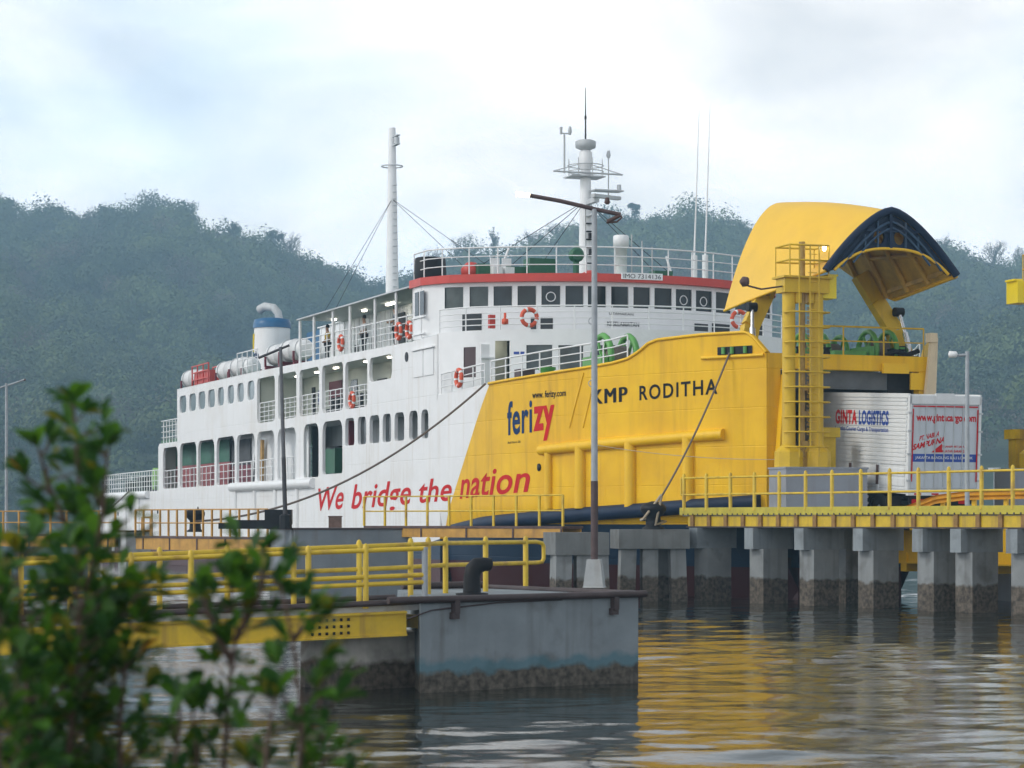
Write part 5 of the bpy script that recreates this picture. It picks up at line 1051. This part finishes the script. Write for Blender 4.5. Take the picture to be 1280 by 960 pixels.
lp = lamp_post('lamp_post', 'tall grey lamp post with a tilted crossarm and one lit lamp on the front dolphin', (P(743, 0, 42.7).x, 42.7, 1.40), LP(0, 260)[2], .062, [LP(661, 243), LP(700, 250), LP(742, 260), LP(775, 267)], 1, mat('rusty_arm_paint', (.085, .058, .06), .7, .3, 5, .2), GALV, LP(0, 600)[2], foot, [(LP(662, 243), LP(644, 241), True), (LP(774, 268), LP(758, 276), False)])
k = MB(); k.tube([LP(775, 268), LP(776, 271), LP(770, 276), LP(757, 277)], .02, 6); k.lathe([(.03, 0), (.055, .03), (.03, .12)], tuple(LP(758, 254)), n=8); pt('side_lamp', k, RUST, lp)
k = MB()
for y in (400, 478): k.torus(LP(739, y), .06, .008, (1, 0, 0), (0, 0, 1), 12, 4)
pt('cable_loop', k, GALV, lp)
q = P(357, 664, 80.4); k = MB(); k.lathe([(.22, 0), (.2, .45), (.1, .5)], (0, 0, 0), n=8, smooth=False); 
lp2 = lamp_post('lamp_post', 'dark slim lamp post in front of the white hull on the long grey dolphin', (q.x, q.y, 2.3), 6.1, .07, [(-.75, 0, 5.75), (.3, 0, 6.15)], 0, mat('dark_pole_paint', (.05, .05, .058), .6, .2, 4), mat('dull_grey_pole', (.12, .125, .14), .6, .2, 4), 2.4)
lp2.rotation_euler = (0, R(-1.6), 0); pt('footing', k, BLACK, lp2)
q = P(8, 640, 100); lamp_post('lamp_post', 'slim lamp post against the hill at the left edge', (q.x, q.y, 1.5), 6.8, .07, [(-.3, 0, 6.6), (.35, 0, 6.8), (.75, 0, 6.95)], 0, GALV, GALV, None, None, [((.5, 0, 6.88), (.8, 0, 6.95), False)])
q = P(1209, 640, 69.0)
lp4 = lamp_post('lamp_post', 'grey lamp post with one head in front of the lorry rear', (q.x, q.y, 2.4), 5.05, .07, [(-.0, 0, 4.95), (-.25, 0, 4.93), (-.42, 0, 4.95)], 0, GALV, GALV, None, MB().lathe([(.2, 0), (.16, .55), (.1, .58)], (0, 0, 0), n=8, smooth=False), None)
k = MB(); k.lathe([(.03, -.12), (.1, -.1), (.09, .1), (.04, .14)], (-.42, 0, 4.96), 'x', 10); pt('lamp_head', k, WHITE2, lp4)
for px, y, lab in ((1243, 586, 'tiny pale lamp post far off by the shore left of the dark block'), (1256, 592, 'tiny pale lamp post far off half hidden by the dark block')):
    q = P(px, y, 240); t = thing('lamp_post', lab, 'lamp post', (q.x, q.y, 0)); MB().tube([(0, 0, 0), (0, 0, q.z)], .09, 6).build('pole', GALV, t); MB().box((0, 0, q.z), (1.2, .3, .2)).build('lamp_head', WHITE2, t)

# ------------------------------------------------------------------ mooring ropes
def rope(p, q, sag, r, m, label, n=24):
    p, q = Vector(p), Vector(q); o = MB().tube([p.lerp(q, t_)-Vector((0, 0, sag*4*t_*(1-t_))) for t_ in np.linspace(0, 1, n)], r, 6).build('mooring_rope', m); tag(o, label, 'rope', 'mooring ropes of the ferry'); return o
q = P(244, 662, 88)
rope(fw_pt(-2.5, -7.85, 7.62), (q.x, q.y-.2, 2.55), 1.15, .045, ROPE, 'long dark mooring rope sagging across the white hull')
s_ = Vector(fw_pt(9.75, -bt(9.75)-.1, 8.05)); e_ = Vector((B.x+.35, B.y-.5, 3.35))
rope(s_, e_, .25, .036, ROPE, 'bow mooring rope running from the fairlead down to the mushroom bollard')
o = MB().tube([e_+Vector((0, 0, .06)), (B.x-.25, B.y-.72, 2.62), (B.x-.3, B.y-.3, 2.6), (B.x+.1, B.y+.1, 2.6), (B.x+.5, B.y-.3, 2.55), (B.x+.15, B.y-.72, 2.45), e_], .045, 6).build('rope_eye', ROPEW); tag(o, 'pale rope eye looped round the mushroom bollard', 'rope', 'mooring ropes of the ferry')
rope(fw_pt(4.4, -bt(4.4)-.3, 5.2), (8.5, 75.3, 4.5), .15, .012, ROPEW, 'thin pale line stretched across the yellow bow to the tower')
q = P(100, 648, 95); rope(fw_pt(-68, -7.85, 4.4), (q.x, q.y, 2.2), .1, .05, ROPE, 'short mooring rope at the stern corner of the ferry')

# ------------------------------------------------------------------ mangrove shrubs by the camera
LEAFM = []
for nm, c_ in (('mangrove_leaf_green', (.055, .15, .02)), ('mangrove_leaf_dark', (.024, .08, .022)), ('mangrove_leaf_yellow', (.16, .17, .02)), ('mangrove_leaf_withered', (.36, .17, .03))):
    m = mat(nm, c_, .42, .25, 9, spec=.4); b = m.node_tree.nodes['Principled BSDF']; t = m.node_tree; tl = t.nodes.new('ShaderNodeBsdfTranslucent'); tl.inputs['Color'].default_value = (c_[0]*2.2, c_[1]*1.9, c_[2], 1)
    ms = t.nodes.new('ShaderNodeMixShader'); ms.inputs['Fac'].default_value = .36; t.links.new(b.outputs['BSDF'], ms.inputs[1]); t.links.new(tl.outputs['BSDF'], ms.inputs[2]); t.links.new(ms.outputs['Shader'], t.nodes['Material Output'].inputs['Surface'])
    LEAFM.append(m)
TWIG = mat('mangrove_twig', (.10, .065, .05), .8, .3, 40)
def leaf(mb, p, d_, s, mi, roll):
    d_ = d_.normalized(); x = d_.cross(Vector((0, 0, 1))); x = x.normalized() if x.length > .05 else Vector((1, 0, 0))
    x = (Matrix.Rotation(roll, 3, d_) @ x); n_ = x.cross(d_)
    pr = [(0, .0), (.18, .06), (.45, .2), (.72, .245), (.9, .16), (1, .0)]; vs = []
    for t_, w_ in pr: c = p+d_*(t_*s)-n_*(.10*s*t_*t_); vs += [c+x*w_*s*.88+n_*w_*s*.35, c, c-x*w_*s*.88+n_*w_*s*.35]
    fs = []
    for i in range(5): fs += [(3*i, 3*i+1, 3*i+4, 3*i+3), (3*i+1, 3*i+2, 3*i+5, 3*i+4)]
    mb.add(vs, fs, mi, True)
def mangrove(label, stems, seed, dens=1., ls=.086):
    rg = random.Random(seed); q0 = stems[0][0]; base = P(q0[0], 0, q0[2]); 
    gz = .28; t = thing('mangrove_shrub', label, 'shrub', (base.x, base.y, gz), 0, 'mangrove shrubs in front of the camera')
    tw = MB(); fo = MB(); off = Vector((base.x, base.y, gz))
    def pick(): r = rg.random(); return 3 if r < .0012 else 2 if r < .07 else 1 if r < .55 else 0
    def tuft(p, d_, n, s):
        for i in range(n):
            a = rg.uniform(0, 6.28); sp = rg.uniform(.35, 1.1); u = d_.orthogonal().normalized(); v = d_.cross(u)
            e = (d_*.9+(u*math.cos(a)+v*math.sin(a))*sp).normalized(); leaf(fo, p, e, s*rg.uniform(.55, 1.2), pick(), rg.uniform(-.6, .6))
    for st in stems:
        pts = [P(*s_)-off for s_ in st]; 
        if st is stems[0] or True: root_ = Vector((pts[0].x*.5, pts[0].y, -.1)); pts = [root_]+pts if pts[0].z < 1.75 else pts
        tw.tube(pts, [.011-.007*i/(len(pts)-1) for i in range(len(pts))], 6)
        for i in range(len(pts)-1):
            seg = pts[i+1]-pts[i]; nn = int(seg.length/.017*dens)
            if pts[i+1].z+gz < 1.5: continue
            for j in range(nn):
                p = pts[i].lerp(pts[i+1], (j+rg.random())/nn)
                if p.z+gz < 1.38: continue
                a = rg.uniform(0, 6.28); l_ = rg.uniform(.04, .17)*(1-.5*(i+j/nn)/(len(pts)-1)); d_ = Vector((math.cos(a), math.sin(a)*.8, rg.uniform(.25, 1.1))).normalized(); e = p+d_*l_
                tw.tube([p, p.lerp(e, .5)+Vector((0, 0, -.006)), e], [.004, .003, .0022], 5); tuft(e, (d_+Vector((0, 0, .35))).normalized(), rg.randint(4, 7), ls)
        d_ = (pts[-1]-pts[-2]).normalized(); tuft(pts[-1], d_, 8, ls*1.05)
    tw.build('stem', TWIG, t); fo.build('foliage', LEAFM, t, fix=False); return t
mangrove('tallest mangrove shrub with a leafy spike rising above the left railing', [[(118, 985, 7.3), (108, 800, 7.3), (100, 640, 7.25), (92, 505, 7.2)], [(105, 760, 7.25), (128, 640, 7.1), (135, 560, 7.1)], [(104, 700, 7.25), (62, 610, 7.35), (48, 560, 7.3)]], 4, .62)
mangrove('dense dark mangrove shrub filling the lower left corner', [[(40, 1000, 6.9), (32, 850, 6.9), (22, 690, 6.9)], [(80, 1000, 7.0), (92, 880, 7.0), (100, 760, 6.9), (88, 690, 6.9)], [(150, 1000, 7.1), (150, 900, 7.1), (160, 800, 7.1), (168, 740, 7.1)], [(0, 1000, 6.6), (-5, 850, 6.6), (2, 720, 6.7)], [(120, 1000, 7.4), (50, 900, 7.4), (60, 780, 7.4)], [(20, 1000, 7.2), (60, 880, 7.2), (130, 800, 7.2), (150, 760, 7.2)]], 9, 1.25)
mangrove('slender mangrove sprig with a bare lower stem right of the dense one', [[(278, 1010, 7.1), (284, 880, 7.1), (296, 790, 7.05), (286, 720, 7.0)], [(290, 830, 7.1), (262, 770, 7.0), (252, 745, 7.0)], [(294, 800, 7.05), (326, 740, 7.0), (328, 690, 7.0)]], 15, .62)
mangrove('mangrove shrub nearest the front dolphin with upright yellow green tips', [[(372, 1010, 6.9), (378, 900, 6.9), (366, 800, 6.9), (350, 730, 6.9)], [(330, 1010, 6.7), (332, 930, 6.7), (345, 870, 6.7)], [(398, 1010, 7.0), (404, 930, 7.0), (398, 860, 7.0)], [(366, 800, 6.9), (392, 770, 6.85)]], 22, .55)
mangrove('low mangrove sprig with few leaves at the bottom between the larger shrubs', [[(212, 1010, 6.8), (222, 930, 6.8), (226, 880, 6.8)], [(240, 1010, 7.0), (246, 950, 7.0), (240, 890, 7.0)]], 31, .5)
